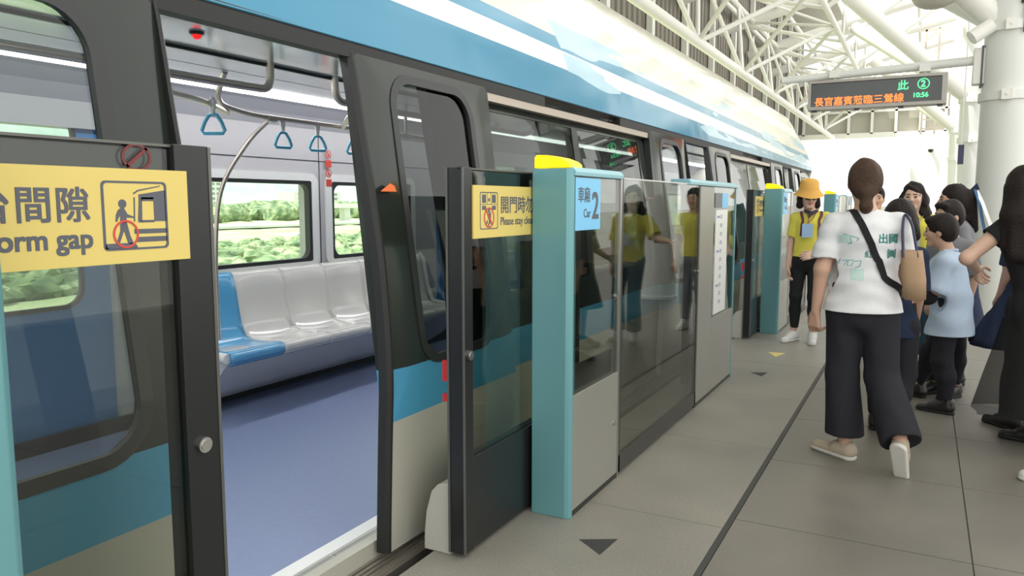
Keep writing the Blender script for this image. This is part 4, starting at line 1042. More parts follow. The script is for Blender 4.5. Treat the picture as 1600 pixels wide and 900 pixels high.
    if lo:
        mat, kind = lo[0], lo[1]; A = SDF(); wst = PV+U*.13*s
        A.cone(wst, PV-U*.02*s, .112*s*W_, .122*s*W_, .03, (r, 1.25))
        if kind == 'slim':
            for sd in 'ab':
                hp_, kn, an = J['hp'+sd], J['kn'+sd], J['an'+sd]; md_ = kn*.62+an*.38-f*.012; en = an+nrm(kn-an)*(lo[3]+.02); A.cone(hp_, kn, .088*s*W_, .066*s*lo[2], .03); A.cone(kn, md_, .066*s*lo[2], .062*s*lo[2], .02); A.cone(md_, en, .062*s*lo[2], .046*s*lo[2], .02); dn = nrm(an-kn); A.cone(en+dn*.135, en+dn*.16, .12, .12, .01, None, True)
        elif kind == 'wide':
            for sd in 'ab':
                hp_, kn, an = J['hp'+sd], J['kn'+sd], J['an'+sd]; dn = nrm(an-kn); en = an-dn*lo[3]; A.cone(hp_, kn, .088*s*W_, .092*s*lo[2], .03); A.cone(kn, en, .092*s*lo[2], .108*s*lo[2], .02); A.cone(en+dn*.15, en+dn*.2, .15, .15, .01, None, True)
                
            A.clip(-U, -lo[4])
        elif kind == 'skirt':
            A.cone(PV-U*.02*s, PV+v3(lo[3])-U*lo[4], .135*s*W_, lo[2], .05, (r, 1.15)); A.clip(-U, -(PV[2]-lo[4]+.0))
        A.clip(U, wst[2]+.0)
        addmesh(P.get('lname', 'trousers'), A.mesh(h, wr=P.get('lwr', .0025), wf=16, seed=3, stretch=(2.4, 2.4, .5)), mat, t)
    # shirt / dress
    up = P.get('upper')
    if up:
        mat = up['mat']; A = SDF(); hem = up['hem']; g = up.get('g', .016)
        A.cone(N-U*.13*s, PV+U*.12*s, (.100+g)*s*W_, (.100+g)*s*W_, .03, (r, 1.25)); A.cone(PV+U*.12*s, v3(PV[0], PV[1], hem-.02), (.100+g)*s*W_, up.get('flare', .116+g)*s*W_, .03, (r, 1.25))
        for sd in 'ab':
            sh, el, wr = J['sh'+sd], J['el'+sd], J['wr'+sd]; A.cone(N-U*.045*s, sh+U*.0, (.042+g*.4)*s, (.046+g*.6)*s, .04)
            q = up.get('sleeve', .6)
            if q <= 1:
                e = sh+(el-sh)*q; rr_ = (.044+g*up.get('sl', 1.2))*s*W_; dn = nrm(el-sh); A.cone(sh, e+dn*.02, (.045+g*.6)*s*W_, rr_, .02); A.cone(e+dn*(rr_*1.35), e+dn*(rr_*1.35+.02), rr_*1.25, rr_*1.25, .01, None, True)
            else:
                A.cone(sh, el, (.054+g)*s, (.044+g)*s, .03); A.cone(el, el+(wr-el)*(q-1), (.044+g)*s, (.034+g*.6)*s, .02)
        A.ell(N+U*.05*s+hf*.015*s, v3(.072, .072, .060)*s, None, .01, True)
        A.clip(-U, -hem)
        so = addmesh(up.get('name', 'shirt'), A.mesh(h, wr=up.get('wr', .003), wf=up.get('wf', 15), seed=up.get('seed', 1), stretch=up.get('st', (1, 1, 1.2))), mat, t)
        P['_shirt'] = so
        if up.get('collar'):
            Q = SDF()
            for q in (-1, 1):
                Q.cone(N+U*.012*s-f*.055*s+r*.01*q, N+U*.005*s+r*.058*q*s, .014*s, .014*s, .006); Q.cone(N+U*.005*s+r*.058*q*s, N-U*.03*s+f*.060*s+r*.022*q*s, .014*s, .016*s, .006)
            addmesh('collar', Q.mesh(min(h, .005)), up['collar'], so)
    # shoes
    sh_ = P.get('shoes')
    if sh_:
        for sd in 'ab':
            an, to = J['an'+sd], J['to'+sd]; dirn = to-an; L = nrm(v3(dirn[0], dirn[1], dirn[2] if P.get('tilt') == sd else 0))
            zb = P.get('lift'+sd, 0.)
            up_ = U if P.get('tilt') != sd else nrm(np.cross(np.cross(L, U), L))
            hl = v3(an[0], an[1], zb+.034*s)-L*.028*s; te = hl+L*.205*s*sh_.get('len', 1.)
            if P.get('tilt') == sd: te = te+v3(0, 0, 0)
            A = SDF().cone(hl+up_*.008, te-up_*.008, .040*s, .034*s, .01, (up_, .78)).cone(hl+up_*.03*s, hl+L*.07*s+up_*.02*s, .036*s, .038*s, .02)
            if not sh_.get('low'): A.cone(hl+L*.03*s+up_*.03*s, hl+L*.012*s+up_*.060*s, .043*s, .043*s, .015); A.cone(hl+L*.03*s+up_*.045*s, hl+L*.13*s+up_*.012*s, .036*s, .034*s, .015)
            A.clip(-up_, -(hl@up_)+.026*s)
            so = addmesh('shoe', A.mesh(min(h, .006)), sh_['mat'], t)
            A = SDF().cone(hl-up_*.014*s, te-up_*.014*s, .042*s, .037*s, .01, (up_, .9)); A.clip(-up_, -(hl@up_)+.034*s); A.clip(up_, (hl@up_)-.012*s)
            addmesh('sole', A.mesh(.005), sh_['sole'], so)
    P['_t'] = t; P['_body'] = body; P['_f'] = f; P['_r'] = r; P['_Hp'] = Hp; P['_HX'] = HX; P['_N'] = N
    return P
from mathutils.bvhtree import BVHTree
def drape(o, target, direction, off=.002):
    """lay flat lettering on the cloth it is printed on"""
    me = target.data; bv = BVHTree.FromPolygons([target.matrix_basis @ v.co for v in me.vertices], [tuple(p.vertices) for p in me.polygons])
    d = Vector(direction).normalized()
    for v in o.data.vertices:
        loc, n, i, dist = bv.ray_cast(v.co - d*1.0, d)
        if loc: v.co = loc - d*off
def ribbon(path, w, widthdir, th=.004):
    """strap: path of points, a width direction"""
    m = MB(); V = []; wd = Vector(widthdir).normalized(); P_ = [Vector(p) for p in path]
    for i, p in enumerate(P_):
        tg = (P_[min(i+1, len(P_)-1)]-P_[max(i-1, 0)]).normalized(); a = (wd - tg*wd.dot(tg)).normalized(); n = tg.cross(a).normalized()
        V += [p+a*w/2, p-a*w/2, p-a*w/2+n*th, p+a*w/2+n*th]
    F = []
    for i in range(len(P_)-1):
        for k in range(4): k2 = (k+1) % 4; F.append((4*i+k, 4*i+k2, 4*i+4+k2, 4*i+4+k))
    F += [(0, 1, 2, 3), (4*len(P_)-1, 4*len(P_)-2, 4*len(P_)-3, 4*len(P_)-4)]
    m.add(V, F); return m
def strap_on(target, pts, w, th=.004, off=.003, depthdir=None, parent=None, mat=None, name='strap', n=26):
    """strap that follows the cloth under a line of points"""
    me = target.data; bv = BVHTree.FromPolygons([v.co for v in me.vertices], [tuple(p.vertices) for p in me.polygons])
    base = Vector(target.parent.location) if target.parent else Vector((0, 0, 0))
    P_ = [Vector(p) for p in pts]; seg = []
    for a, b in zip(P_, P_[1:]):
        k = max(2, int(n*(b-a).length/sum((y-x).length for x, y in zip(P_, P_[1:]))))
        seg += [a.lerp(b, i/k) for i in range(k)]
    seg.append(P_[-1]); V = []
    hits = []
    for p in seg:
        loc, nn, i, d = bv.find_nearest(p-base)
        hits.append((loc+base, nn))
    sm = [sum((hits[max(0, min(len(hits)-1, i+k))][0] for k in (-1, 0, 1)), Vector())/3 for i in range(len(hits))]
    m = MB()
    for i, p in enumerate(sm):
        nn = hits[i][1]; tg = (sm[min(i+1, len(sm)-1)]-sm[max(i-1, 0)]).normalized(); a = tg.cross(nn).normalized(); p = p+nn*off
        V += [p+a*w/2, p-a*w/2, p-a*w/2+nn*th, p+a*w/2+nn*th]
    F = []
    for i in range(len(sm)-1):
        for k in range(4): k2 = (k+1) % 4; F.append((4*i+k, 4*i+k2, 4*i+4+k2, 4*i+4+k))
    F += [(0, 1, 2, 3), (4*len(sm)-1, 4*len(sm)-2, 4*len(sm)-3, 4*len(sm)-4)]
    m.add(V, F); return m.build(name, mat, parent)
def torso_pts(N, r, f, PV, s=1.): pass
DEG = math.radians
TEE = cloth('white_cotton', (.70, .70, .72)); NAVYT = cloth('black_trouser_cloth', (.022, .022, .028)); POLO = cloth('yellow_polo_cloth', (.66, .60, .095))
BLKC = cloth('black_cloth', (.016, .016, .018)); DENIM = cloth('teal_denim', (.035, .085, .12)); LBLUE = cloth('pale_blue_shirt_cloth', (.46, .56, .70)); NAVY = cloth('navy_cloth', (.02, .03, .065))
GREYC = cloth('grey_cloth', (.22, .22, .24)); SHOEW = cloth('white_shoe', (.62, .62, .60), .5); SHOEB = pbr('black_shoe', (.02, .018, .018), .3); SHOET = cloth('tan_slipon', (.46, .38, .29), .6); SOLEW = pbr('sole_white', (.62, .60, .56), .6); SOLEB = pbr('sole_black', (.02, .02, .02), .6)
TAN = cloth('tan_canvas', (.40, .27, .17), .8); ORH = cloth('orange_hat_cloth', (.72, .40, .10), .8)

# A: woman in the white tee, seen from behind, stepping away to the left
A_ = person(dict(label='woman seen from behind in white printed tee and wide black trousers, walking on the platform', base=(-.27, 4.42), yaw=DEG(12), hyaw=DEG(8), hpitch=-.05, w=1.08, h=.0055, hs=.98, s=1.0,
    J=dict(head=(-.285, 4.47, 1.487), neck=(-.268, 4.43, 1.338), pelvis=(-.262, 4.43, .83), sha=(-.118, 4.46, 1.268), shb=(-.412, 4.41, 1.265),
           ela=(-.075, 4.50, 1.03), wra=(-.09, 4.72, .92), elb=(-.462, 4.37, 1.03), wrb=(-.488, 4.40, .80), hda=(.1, 1, -.2), hdb=(-.05, .05, -1), hnb=(.5, .8, 0), hna=(-.5, 0, -1),
           hpa=(-.175, 4.43, .80), kna=(-.15, 4.42, .47), ana=(-.045, 4.20, .20), toa=(-.03, 4.27, .07), hpb=(-.345, 4.43, .80), knb=(-.345, 4.45, .46), anb=(-.315, 4.43, .085), tob=(-.42, 4.50, .03)),
    hair=(HAIRB, 'pony'), upper=dict(mat=TEE, hem=.815, flare=.152, g=.020, sleeve=.62, sl=1.2, wr=.0048, wf=21, seed=2, st=(.8, .8, 1.7), name='tee'),
    lower=(NAVYT, 'wide', .92, .02, .135), shoes=dict(mat=SHOET, sole=SOLEW, low=True), tilt='a', lifta=.115, curlb=.55))
INK = pbr('teal_print', (.12, .42, .38), .8); f, r = A_['_f'], A_['_r']
def back_text(body, size, px_off, z, mat, bold=.001, ws=1.):
    o0 = v3(-.262, 4.43, 0)+r*px_off+v3(0, 0, z)-f*.35
    o = text(body, size, o0, r, (0, 0, 1), mat, A_['_t'], name='print', bold=bold, wscale=ws); drape(o, A_['_shirt'], f, .0015)
PALE = pbr('pale_teal_print', (.50, .66, .62), .8)
def back_plate(u0, u1, z0, z1, mat):
    m = MB(); V = []; F = []; n = 6
    for i in range(n+1):
        for j in range(n+1): V.append(v3(-.262, 4.43, 0)+r*(u0+(u1-u0)*i/n)+v3(0, 0, z0+(z1-z0)*j/n)-f*.35)
    for i in range(n):
        for j in range(n): F.append((i*(n+1)+j, (i+1)*(n+1)+j, (i+1)*(n+1)+j+1, i*(n+1)+j+1))
    m.add(V, F); o = m.build('print', mat, A_['_t']); drape(o, A_['_shirt'], f, .0012)
back_text('出國', .052, .038, 1.180, INK, .0016); back_text('紅', .040, -.022, 1.105, INK, .0006); back_text('圖', .050, .085, 1.105, INK, .0014)
back_text('・こんにち', .030, -.145, 1.055, INK, .0004) if False else None
m = MB()
def mark(pts, rr=.0022):
    m.tube([v3(-.262, 4.43, 0)+r*u+v3(0, 0, z)-f*.35 for u, z in pts], rr, 4)
for pts in ([(-.125, 1.222), (-.05, 1.200)], [(-.05, 1.200), (-.062, 1.188)], [(-.09, 1.205), (-.085, 1.178), (-.10, 1.170)], [(-.098, 1.172), (-.08, 1.176)],
            [(-.150, 1.085), (-.128, 1.092)], [(-.128, 1.092), (-.138, 1.066)], [(-.12, 1.082), (-.098, 1.090), (-.112, 1.060)], [(-.095, 1.086), (-.07, 1.090), (-.078, 1.060), (-.098, 1.058), (-.095, 1.084)], [(-.066, 1.082), (-.035, 1.086), (-.042, 1.056), (-.062, 1.050)]): mark(pts)
o = m.build('print', INK, A_['_t']); drape(o, A_['_shirt'], f, .002)
back_plate(-.085, -.02, .985, 1.045, PALE)
back_plate(-.145, -.095, 1.175, 1.215, PALE)
# shoulder strap and tote bag (carried: things of their own)
bag = thing('tote_bag', 'tan tote bag with dark handles hanging from the right shoulder of the white tee woman', 'bag', (-.03, 4.31, .9))
m = MB(); bx = []
def bagring(z, w, d, c): return [(c[0]+w*math.cos(a)*(abs(math.cos(a))**-.35 if abs(math.cos(a)) > .01 else 1), c[1]+d*math.sin(a), z) for a in np.linspace(0, 2*PI, 25)[:-1]]
R_ = [bagring(.895, .040, .030, (-.020, 4.33)), bagring(.90, .050, .040, (-.018, 4.33)), bagring(1.0, .056, .048, (-.028, 4.33)), bagring(1.10, .052, .038, (-.040, 4.33)), bagring(1.145, .050, .028, (-.046, 4.33))]
V = [p for q in R_ for p in q]; F = []
for i in range(4):
    for k in range(24): k2 = (k+1) % 24; F.append((24*i+k, 24*i+k2, 24*i+24+k2, 24*i+24+k))
F.append(tuple(range(23, -1, -1))); m.add(V, F); o = m.build('bag_body', TAN, bag, smooth=True); md = o.modifiers.new('s', 'SOLIDIFY'); md.thickness = .003
for dy in (-.028, .022):
    m = MB(); m.tube(bez([(-.080, 4.33+dy, 1.11), (-.092, 4.36+dy, 1.25), (-.088, 4.43+dy*.5, 1.335), (-.05, 4.37+dy, 1.28), (-.015, 4.33+dy, 1.11)], .08), .0065, 8); m.build('handle', pbr('handle_navy', (.04, .04, .09), .6) if 'handle_navy' not in MATS else MATS['handle_navy'], bag, smooth=True)
N_ = A_['_N']
xb = thing('crossbody_strap', 'black crossbody strap running diagonally over the back of the white tee', 'strap', (-.3, 4.3, 1.1))
so = A_['_shirt']
strap_on(so, [N_+r*-.075+f*.10-v3(0, 0, .06), N_-r*.075+f*.02+v3(0, 0, .03), N_-r*.055-f*.09-v3(0, 0, .02), v3(-.262, 4.43, 1.12)-f*.20+r*.03, v3(-.262, 4.43, .98)-f*.18+r*.13, v3(-.262, 4.43, .92)-f*.06+r*.22, v3(-.262, 4.43, .90)+f*.10+r*.2], .034, parent=xb, mat=BLKC, name='webbing', n=40)
# B: volunteer in bucket hat
Bp = person(dict(label='woman in orange bucket hat, sunglasses and yellow polo standing beside the second gate post', base=(-1.0, 8.03), yaw=DEG(188), hyaw=DEG(200), hpitch=-.2, h=.007, s=1.0, hs=1.0, w=.92, skin=SKIN2,
    J=dict(head=(-.995, 8.00, 1.440), neck=(-.975, 8.04, 1.300), pelvis=(-.985, 8.05, .83), sha=(-1.115, 8.05, 1.235), shb=(-.835, 8.05, 1.24),
           ela=(-1.155, 8.07, .98), wra=(-1.165, 8.02, .76), elb=(-.80, 8.07, 1.0), wrb=(-.90, 7.87, .88), hda=(0, -.1, -1), hna=(1, 0, 0), hdb=(-.8, -.5, -.1), hnb=(0, 1, -.2),
           hpa=(-1.065, 8.05, .80), kna=(-1.085, 8.02, .46), ana=(-1.095, 8.08, .09), toa=(-1.16, 7.93, .03), hpb=(-.905, 8.05, .80), knb=(-.915, 8.0, .46), anb=(-.915, 8.06, .09), tob=(-.90, 7.90, .03)),
    hair=(HAIR, 'bob'), upper=dict(mat=POLO, hem=.855, g=.014, sleeve=.60, sl=1.5, wr=.003, name='polo_shirt', collar=POLO),
    lower=(BLKC, 'slim', .90, .05), shoes=dict(mat=SHOEW, sole=SOLEW)))
Hp, HX = Bp['_Hp'], Bp['_HX']
Q = SDF().ell(Hp(0, -.006, .072), v3(.092, .102, .070), HX, .02); Q.cone(Hp(0, 0, .04), Hp(0, .0, .03), .10, .112, .01)
def hatmesh():
    V = []; F = []; prof = [(.0, .150), (.045, .149), (.078, .138), (.090, .115), (.097, .06), (.105, .035), (.145, -.012), (.148, -.016), (.143, -.012), (.10, .028), (.092, .06)]
    n = 36
    for rr, z in prof:
        for k in range(n): a = 2*PI*k/n; V.append(Hp(rr*math.cos(a)*.95, rr*1.05*math.sin(a)-.012-z*.1, z*.95+.028+.006*math.sin(3*a)*(1 if rr > .12 else 0)))
    for i in range(len(prof)-1):
        for k in range(n): k2 = (k+1) % n; F.append((i*n+k, i*n+k2, (i+1)*n+k2, (i+1)*n+k))
    return MB().add(V, F)
hat = hatmesh().build('bucket_hat', ORH, Bp['_t'], smooth=True, label='orange bucket hat')
m = MB()
for q in (-1, 1): m.add([Hp(q*.030+a*.026, .096+(-.012 if abs(a) > .5 and a*q > 0 else 0), .002+b*.017) for a, b in [(math.cos(x), math.sin(x)) for x in np.linspace(0, 2*PI, 15)[:-1]]] + [Hp(q*.030+a*.026, .100-(.012 if a*q > .5 else 0), .002+b*.017) for a, b in [(math.cos(x), math.sin(x)) for x in np.linspace(0, 2*PI, 15)[:-1]]], [tuple(range(14)), tuple(range(27, 13, -1))]+[(k, (k+1) % 14, (k+1) % 14+14, k+14) for k in range(14)])
m.tube([Hp(-.06, .088, .008), Hp(-.078, -.01, .008)], .003, 6); m.tube([Hp(.06, .088, .008), Hp(.078, -.01, .008)], .003, 6); m.tube([Hp(-.01, .099, .006), Hp(.01, .099, .006)], .003, 6)
m.build('sunglasses', BLACK, Bp['_t'], smooth=False)
f, r, N_ = Bp['_f'], Bp['_r'], Bp['_N']
t = thing('name_badge', 'blue and white name badge on a lanyard on the bucket hat woman', 'badge', (-1.03, 7.9, 1.15))
m = MB(); c = N_+f*.175-v3(0, 0, .185)-r*-.03
m.add([c+r*a*.048+v3(0, 0, 1)*b*.065+f*g_ for g_ in (0, .006) for a, b in ((-1, -1), (1, -1), (1, 1), (-1, 1))], [(0, 3, 2, 1), (4, 5, 6, 7), (0, 1, 5, 4), (1, 2, 6, 5), (2, 3, 7, 6), (3, 0, 4, 7)]); m.build('card', pbr('badge_blue', (.30, .46, .68), .4), t)
m = MB()
for q in (-1, 1): m.tube([c+v3(0, 0, .065), N_+f*.13-v3(0, 0, .06)+r*q*.02, N_+r*q*.06+f*.03+v3(0, 0, .01)], .004, 6)
m.build('lanyard', pbr('lanyard', (.22, .05, .05), .7), t)
t = thing('backpack_straps', 'dark red backpack straps over the yellow polo of the bucket hat woman', 'backpack', (-1, 8.1, 1.1))
for q in (-1, 1):
    strap_on(Bp['_shirt'], [N_+r*q*.095-f*.10-v3(0, 0, .05), N_+r*q*.095+v3(0, 0, .02), N_+r*q*.095+f*.13-v3(0, 0, .07), N_+r*q*.12+f*.14-v3(0, 0, .25)], .026, parent=t, mat=MATS.get('strap_wine') or pbr('strap_wine', (.12, .03, .05), .7), name='strap')
Q = SDF().ell(N_-f*.20-v3(0, 0, .23), (.13, .07, .17), [r, f, v3(0, 0, 1)], .02); addmesh('pack', Q.mesh(.01), BLKC, t)
m = MB(); 
Q = SDF().cone(N_+r*-.05+f*.04, N_+f*.085-v3(0, 0, .02), .016, .018, .01).cone(N_+r*.05+f*.04, N_+f*.085-v3(0, 0, .02), .016, .018, .01).cone(N_+f*.09-v3(0, 0, .02), N_+f*.12-v3(0, 0, .06)+r*.02, .016, .010, .01)
addmesh('neckerchief', Q.mesh(.005), cloth('scarf_dark', (.05, .045, .07)), Bp['_t'])
# C: smiling woman in yellow with curly hair
Cp = person(dict(label='smiling woman in yellow polo with long dark curly hair, facing the camera behind the boy', base=(-.05, 7.3), yaw=DEG(180), hyaw=DEG(172), hpitch=.0, h=.006, s=1.0, hs=1.02, smile=1, skin=SKIN2,
    J=dict(head=(-.085, 7.26, 1.425), neck=(-.06, 7.30, 1.285), pelvis=(-.03, 7.32, .83), sha=(-.20, 7.32, 1.215), shb=(.085, 7.32, 1.22),
           ela=(-.33, 7.26, 1.03), wra=(-.50, 7.10, 1.02), elb=(.13, 7.33, .97), wrb=(.11, 7.20, .78), hda=(-1, -.3, 0), hna=(0, 0, -1), hdb=(0, -.1, -1), hnb=(-1, 0, 0),
           hpa=(-.11, 7.32, .80), kna=(-.10, 7.28, .46), ana=(-.09, 7.33, .09), toa=(-.14, 7.15, .03), hpb=(.05, 7.32, .80), knb=(.07, 7.28, .46), anb=(.08, 7.33, .09), tob=(.10, 7.16, .03)),
    hair=(HAIR, 'curly'), hwr=.006, upper=dict(mat=POLO, hem=.80, g=.018, sleeve=.7, sl=1.5, wr=.003, name='polo_shirt', collar=POLO),
    lower=(DENIM, 'wide', .72, .03, .10), shoes=dict(mat=SHOEW, sole=SOLEW)))
f, r, N_ = Cp['_f'], Cp['_r'], Cp['_N']
t = thing('name_badge', 'white name card on a cord round the smiling curly haired woman', 'badge', (-.03, 7.15, 1.05))
m = MB(); c = N_+f*.175-v3(0, 0, .26)
m.add([c+r*a*.045+v3(0, 0, 1)*b*.06+f*g_ for g_ in (0, .006) for a, b in ((-1, -1), (1, -1), (1, 1), (-1, 1))], [(0, 3, 2, 1), (4, 5, 6, 7), (0, 1, 5, 4), (1, 2, 6, 5), (2, 3, 7, 6), (3, 0, 4, 7)]); m.build('card', pbr('badge_white', (.6, .64, .66), .3), t)
m = MB()
for q in (-1, 1): m.tube([c+v3(0, 0, .06), N_+f*.14-v3(0, 0, .08)+r*q*.03, N_+r*q*.06+f*.03+v3(0, 0, .01)], .004, 6)
m.build('cord', pbr('cord_tan', (.45, .35, .25), .7), t)
# D: boy in the pale blue shirt, profile to the left
Dp = person(dict(label='boy in untucked pale blue shirt and black trousers walking left beside the tote bag', base=(.16, 5.75), yaw=DEG(62), hyaw=DEG(80), hpitch=-.05, h=.0055, s=.84, hs=.93, w=1.0, skin=SKIN,
    J=dict(head=(.100, 5.77, 1.195), neck=(.155, 5.75, 1.065), pelvis=(.190, 5.74, .66), sha=(.21, 5.85, 1.0), shb=(.135, 5.63, .995),
           ela=(.12, 5.97, .83), wra=(-.02, 6.0, .80), elb=(.085, 5.60, .815), wrb=(-.01, 5.68, .815), hda=(-1, 0, .1), hdb=(-1, .2, .1), hnb=(0, 1, 0), hna=(0, -1, 0),
           hpa=(.21, 5.81, .63), kna=(.09, 5.93, .37), ana=(.03, 6.12, .115), toa=(-.05, 6.17, .04), hpb=(.17, 5.68, .63), knb=(.150, 5.68, .36), anb=(.190, 5.70, .075), tob=(.06, 5.74, .03)),
    hair=(HAIR, 'short'), upper=dict(mat=LBLUE, hem=.525, g=.028, sleeve=.80, sl=1.5, wr=.0045, wf=15, seed=5, st=(.9, .9, 1.2), collar=LBLUE, flare=.168),
    lower=(NAVYT, 'slim', 1.15, .02), lwr=.004, shoes=dict(mat=SHOEB, sole=SOLEB)))
t = thing('black_pouch', 'small black rounded pouch held at the waist by the boy in pale blue', 'pouch', (.02, 5.6, .79))
addmesh('pouch_body', SDF().ell((.045, 5.585, .775), (.062, .032, .050), None, .02).mesh(.005), BLKC, t)
# E: girl with a ribbon, behind the boy
Ep = person(dict(label='girl with dark hair tied by a blue and white ribbon, behind the boys', base=(.24, 6.75), yaw=DEG(95), hyaw=DEG(100), h=.007, s=.93, hs=.98,
    J=dict(head=(.185, 6.72, 1.400), neck=(.235, 6.75, 1.255), pelvis=(.26, 6.75, .77), sha=(.26, 6.90, 1.18), shb=(.25, 6.62, 1.18),
           ela=(.20, 6.95, .94), wra=(.05, 6.92, .86), elb=(.30, 6.54, .95), wrb=(.22, 6.50, .76), hda=(-1, 0, 0), hdb=(-.2, 0, -1),
           hpa=(.26, 6.83, .75), kna=(.25, 6.84, .43), ana=(.28, 6.85, .085), toa=(.12, 6.85, .03), hpb=(.26, 6.67, .75), knb=(.25, 6.67, .43), anb=(.28, 6.67, .085), tob=(.12, 6.65, .03)),
    hair=(HAIR, 'tail'), upper=dict(mat=GREYC, hem=.75, g=.02, sleeve=.9, wr=.003), lower=(NAVY, 'skirt', .22, (0, 0, 0), .38), lname='skirt', shoes=dict(mat=SHOEB, sole=SOLEB)))
Hp = Ep['_Hp']
m = MB()
for sg_ in (-1, 1):
    m.add([Hp(-.03, -.10, .07), Hp(-.03+.01, -.10+.055*sg_, .13), Hp(-.03-.015, -.10+.07*sg_, .08), Hp(-.02, -.105, .075), Hp(-.01, -.10+.055*sg_, .13), Hp(-.025, -.10+.07*sg_, .08)], [(0, 1, 2), (5, 4, 3), (0, 3, 4, 1), (1, 4, 5, 2), (2, 5, 3, 0)])
m.build('ribbon_bow', NAVY, Ep['_t'], label='dark bow')
m = ribbon([Hp(-.045, -.135, .08), Hp(-.065, -.165, -.02), Hp(-.055, -.19, -.12), Hp(-.05, -.215, -.22)], .034, (0.2, .3, .0)); m.build('ribbon_tail', cloth('ribbon_blue', (.05, .13, .25)), Ep['_t'], label='blue ribbon tail')
m = ribbon([Hp(-.03, -.145, .08), Hp(-.05, -.19, -.02), Hp(-.06, -.225, -.12), Hp(-.04, -.26, -.20)], .035, (0.3, .3, .0)); m.build('ribbon_tail', WHITE, Ep['_t'], label='white ribbon tail')
# F: second boy, only his forehead and hair show
Fp = person(dict(label='boy with short black hair, only forehead and hair visible over the blue shirt boy', base=(.20, 6.22), yaw=DEG(140), hyaw=DEG(130), h=.007, s=.85, hs=.95, face=True,
    J=dict(head=(.150, 6.20, 1.285), neck=(.175, 6.22, 1.145), pelvis=(.20, 6.24, .70), sha=(.08, 6.28, 1.07), shb=(.29, 6.18, 1.07),
           ela=(.06, 6.30, .87), wra=(.06, 6.2, .69), elb=(.33, 6.16, .87), wrb=(.30, 6.08, .70),
           hpa=(.13, 6.27, .67), kna=(.12, 6.25, .38), ana=(.13, 6.29, .08), toa=(.03, 6.19, .03), hpb=(.26, 6.21, .67), knb=(.25, 6.19, .38), anb=(.26, 6.23, .08), tob=(.18, 6.12, .03)),
    hair=(HAIR, 'short'), upper=dict(mat=GREYC, hem=.62, g=.02, sleeve=.8), lower=(NAVYT, 'slim', 1.1, .02), shoes=dict(mat=SHOEB, sole=SOLEB)))
# G: child hidden in front of the white tee woman
Gp = person(dict(label='black haired child mostly hidden in front of the white tee woman', base=(-.12, 5.02), yaw=DEG(10), hyaw=DEG(5), h=.007, s=.86, hs=1.02, face=False,
    J=dict(head=(-.125, 5.03, 1.275), neck=(-.125, 5.00, 1.14), pelvis=(-.13, 5.0, .69), sha=(-.01, 5.0, 1.07), shb=(-.23, 5.0, 1.07),
           ela=(.0, 5.0, .86), wra=(-.01, 5.1, .69), elb=(-.25, 5.0, .86), wrb=(-.25, 5.08, .69),
           hpa=(-.06, 5.0, .66), kna=(-.05, 5.0, .38), ana=(-.09, 4.93, .08), toa=(-.07, 5.08, .03), hpb=(-.19, 5.0, .66), knb=(-.2, 5.05, .38), anb=(-.2, 5.12, .08), tob=(-.2, 5.27, .03)),
    hair=(HAIR, 'bob'), upper=dict(mat=NAVY, hem=.6, g=.02, sleeve=.8), lower=(NAVYT, 'slim', 1.1, .02), shoes=dict(mat=SHOEB, sole=SOLEB)))
# H: long haired woman in a black dress at the right edge, elbow out
Hq = person(dict(label='woman with long dark hair in black dress at the right edge of the picture', base=(.60, 5.05), yaw=DEG(20), hyaw=DEG(30), h=.006, s=1.0, hs=1.0, face=False, skin=SKIN2,
    J=dict(head=(.462, 5.02, 1.455), neck=(.505, 5.04, 1.315), pelvis=(.60, 5.05, .82), sha=(.66, 5.10, 1.24), shb=(.395, 5.0, 1.245),
           ela=(.74, 5.08, 1.0), wra=(.70, 5.0, .8), elb=(.225, 4.95, 1.075), wrb=(.285, 5.16, 1.0), hdb=(.15, .6, -.35), hnb=(1, -.2, -.5), hda=(-.6, -.3, -.2),
           hpa=(.655, 5.08, .79), kna=(.65, 5.06, .45), ana=(.66, 5.22, .085), toa=(.55, 5.25, .03), hpb=(.555, 5.04, .79), knb=(.565, 5.10, .45), anb=(.55, 5.48, .085), tob=(.47, 5.56, .03)),
    hair=(HAIR, 'long'), upper=dict(mat=BLKC, hem=.78, g=.014, sleeve=.22, sl=1.3, wr=.002, name='dress_top'), lower=(BLKC, 'skirt', .18, (.03, .02, 0), .62), lname='dress_skirt', lwr=.006, shoes=dict(mat=SHOEB, sole=SOLEB)))
# sheer layer at the hem of the dress
TULLE = bpy.data.materials.new('sheer_tulle'); TULLE.use_nodes = True; nt = TULLE.node_tree; nt.nodes.clear()
o_ = nt.nodes.new('ShaderNodeOutputMaterial'); mx = nt.nodes.new('ShaderNodeMixShader'); a1_ = nt.nodes.new('ShaderNodeBsdfTransparent'); a2_ = nt.nodes.new('ShaderNodeBsdfDiffuse'); a2_.inputs[0].default_value = (.03, .03, .03, 1); mx.inputs[0].default_value = .62
nt.links.new(a1_.outputs[0], mx.inputs[1]); nt.links.new(a2_.outputs[0], mx.inputs[2]); nt.links.new(mx.outputs[0], o_.inputs[0])
m = MB(); V = []; F = []; n = 60
for j, (z, rx, ry) in enumerate(((.74, .15, .12), (.55, .19, .17), (.40, .225, .20), (.205, .265, .235))):
    for k in range(n):
        a = 2*PI*k/n; w = 1+.05*math.sin(9*a)*(j/3.); V.append((.57+rx*w*math.cos(a), 5.06+ry*w*math.sin(a), z+.008*math.sin(5*a)*(j == 3)))
for j in range(3):
    for k in range(n): k2 = (k+1) % n; F.append((j*n+k, j*n+k2, (j+1)*n+k2, (j+1)*n+k))
m.add(V, F); m.build('sheer_skirt', TULLE, Hq['_t'], smooth=True, label='sheer black outer skirt')
Hp = Hq['_Hp']
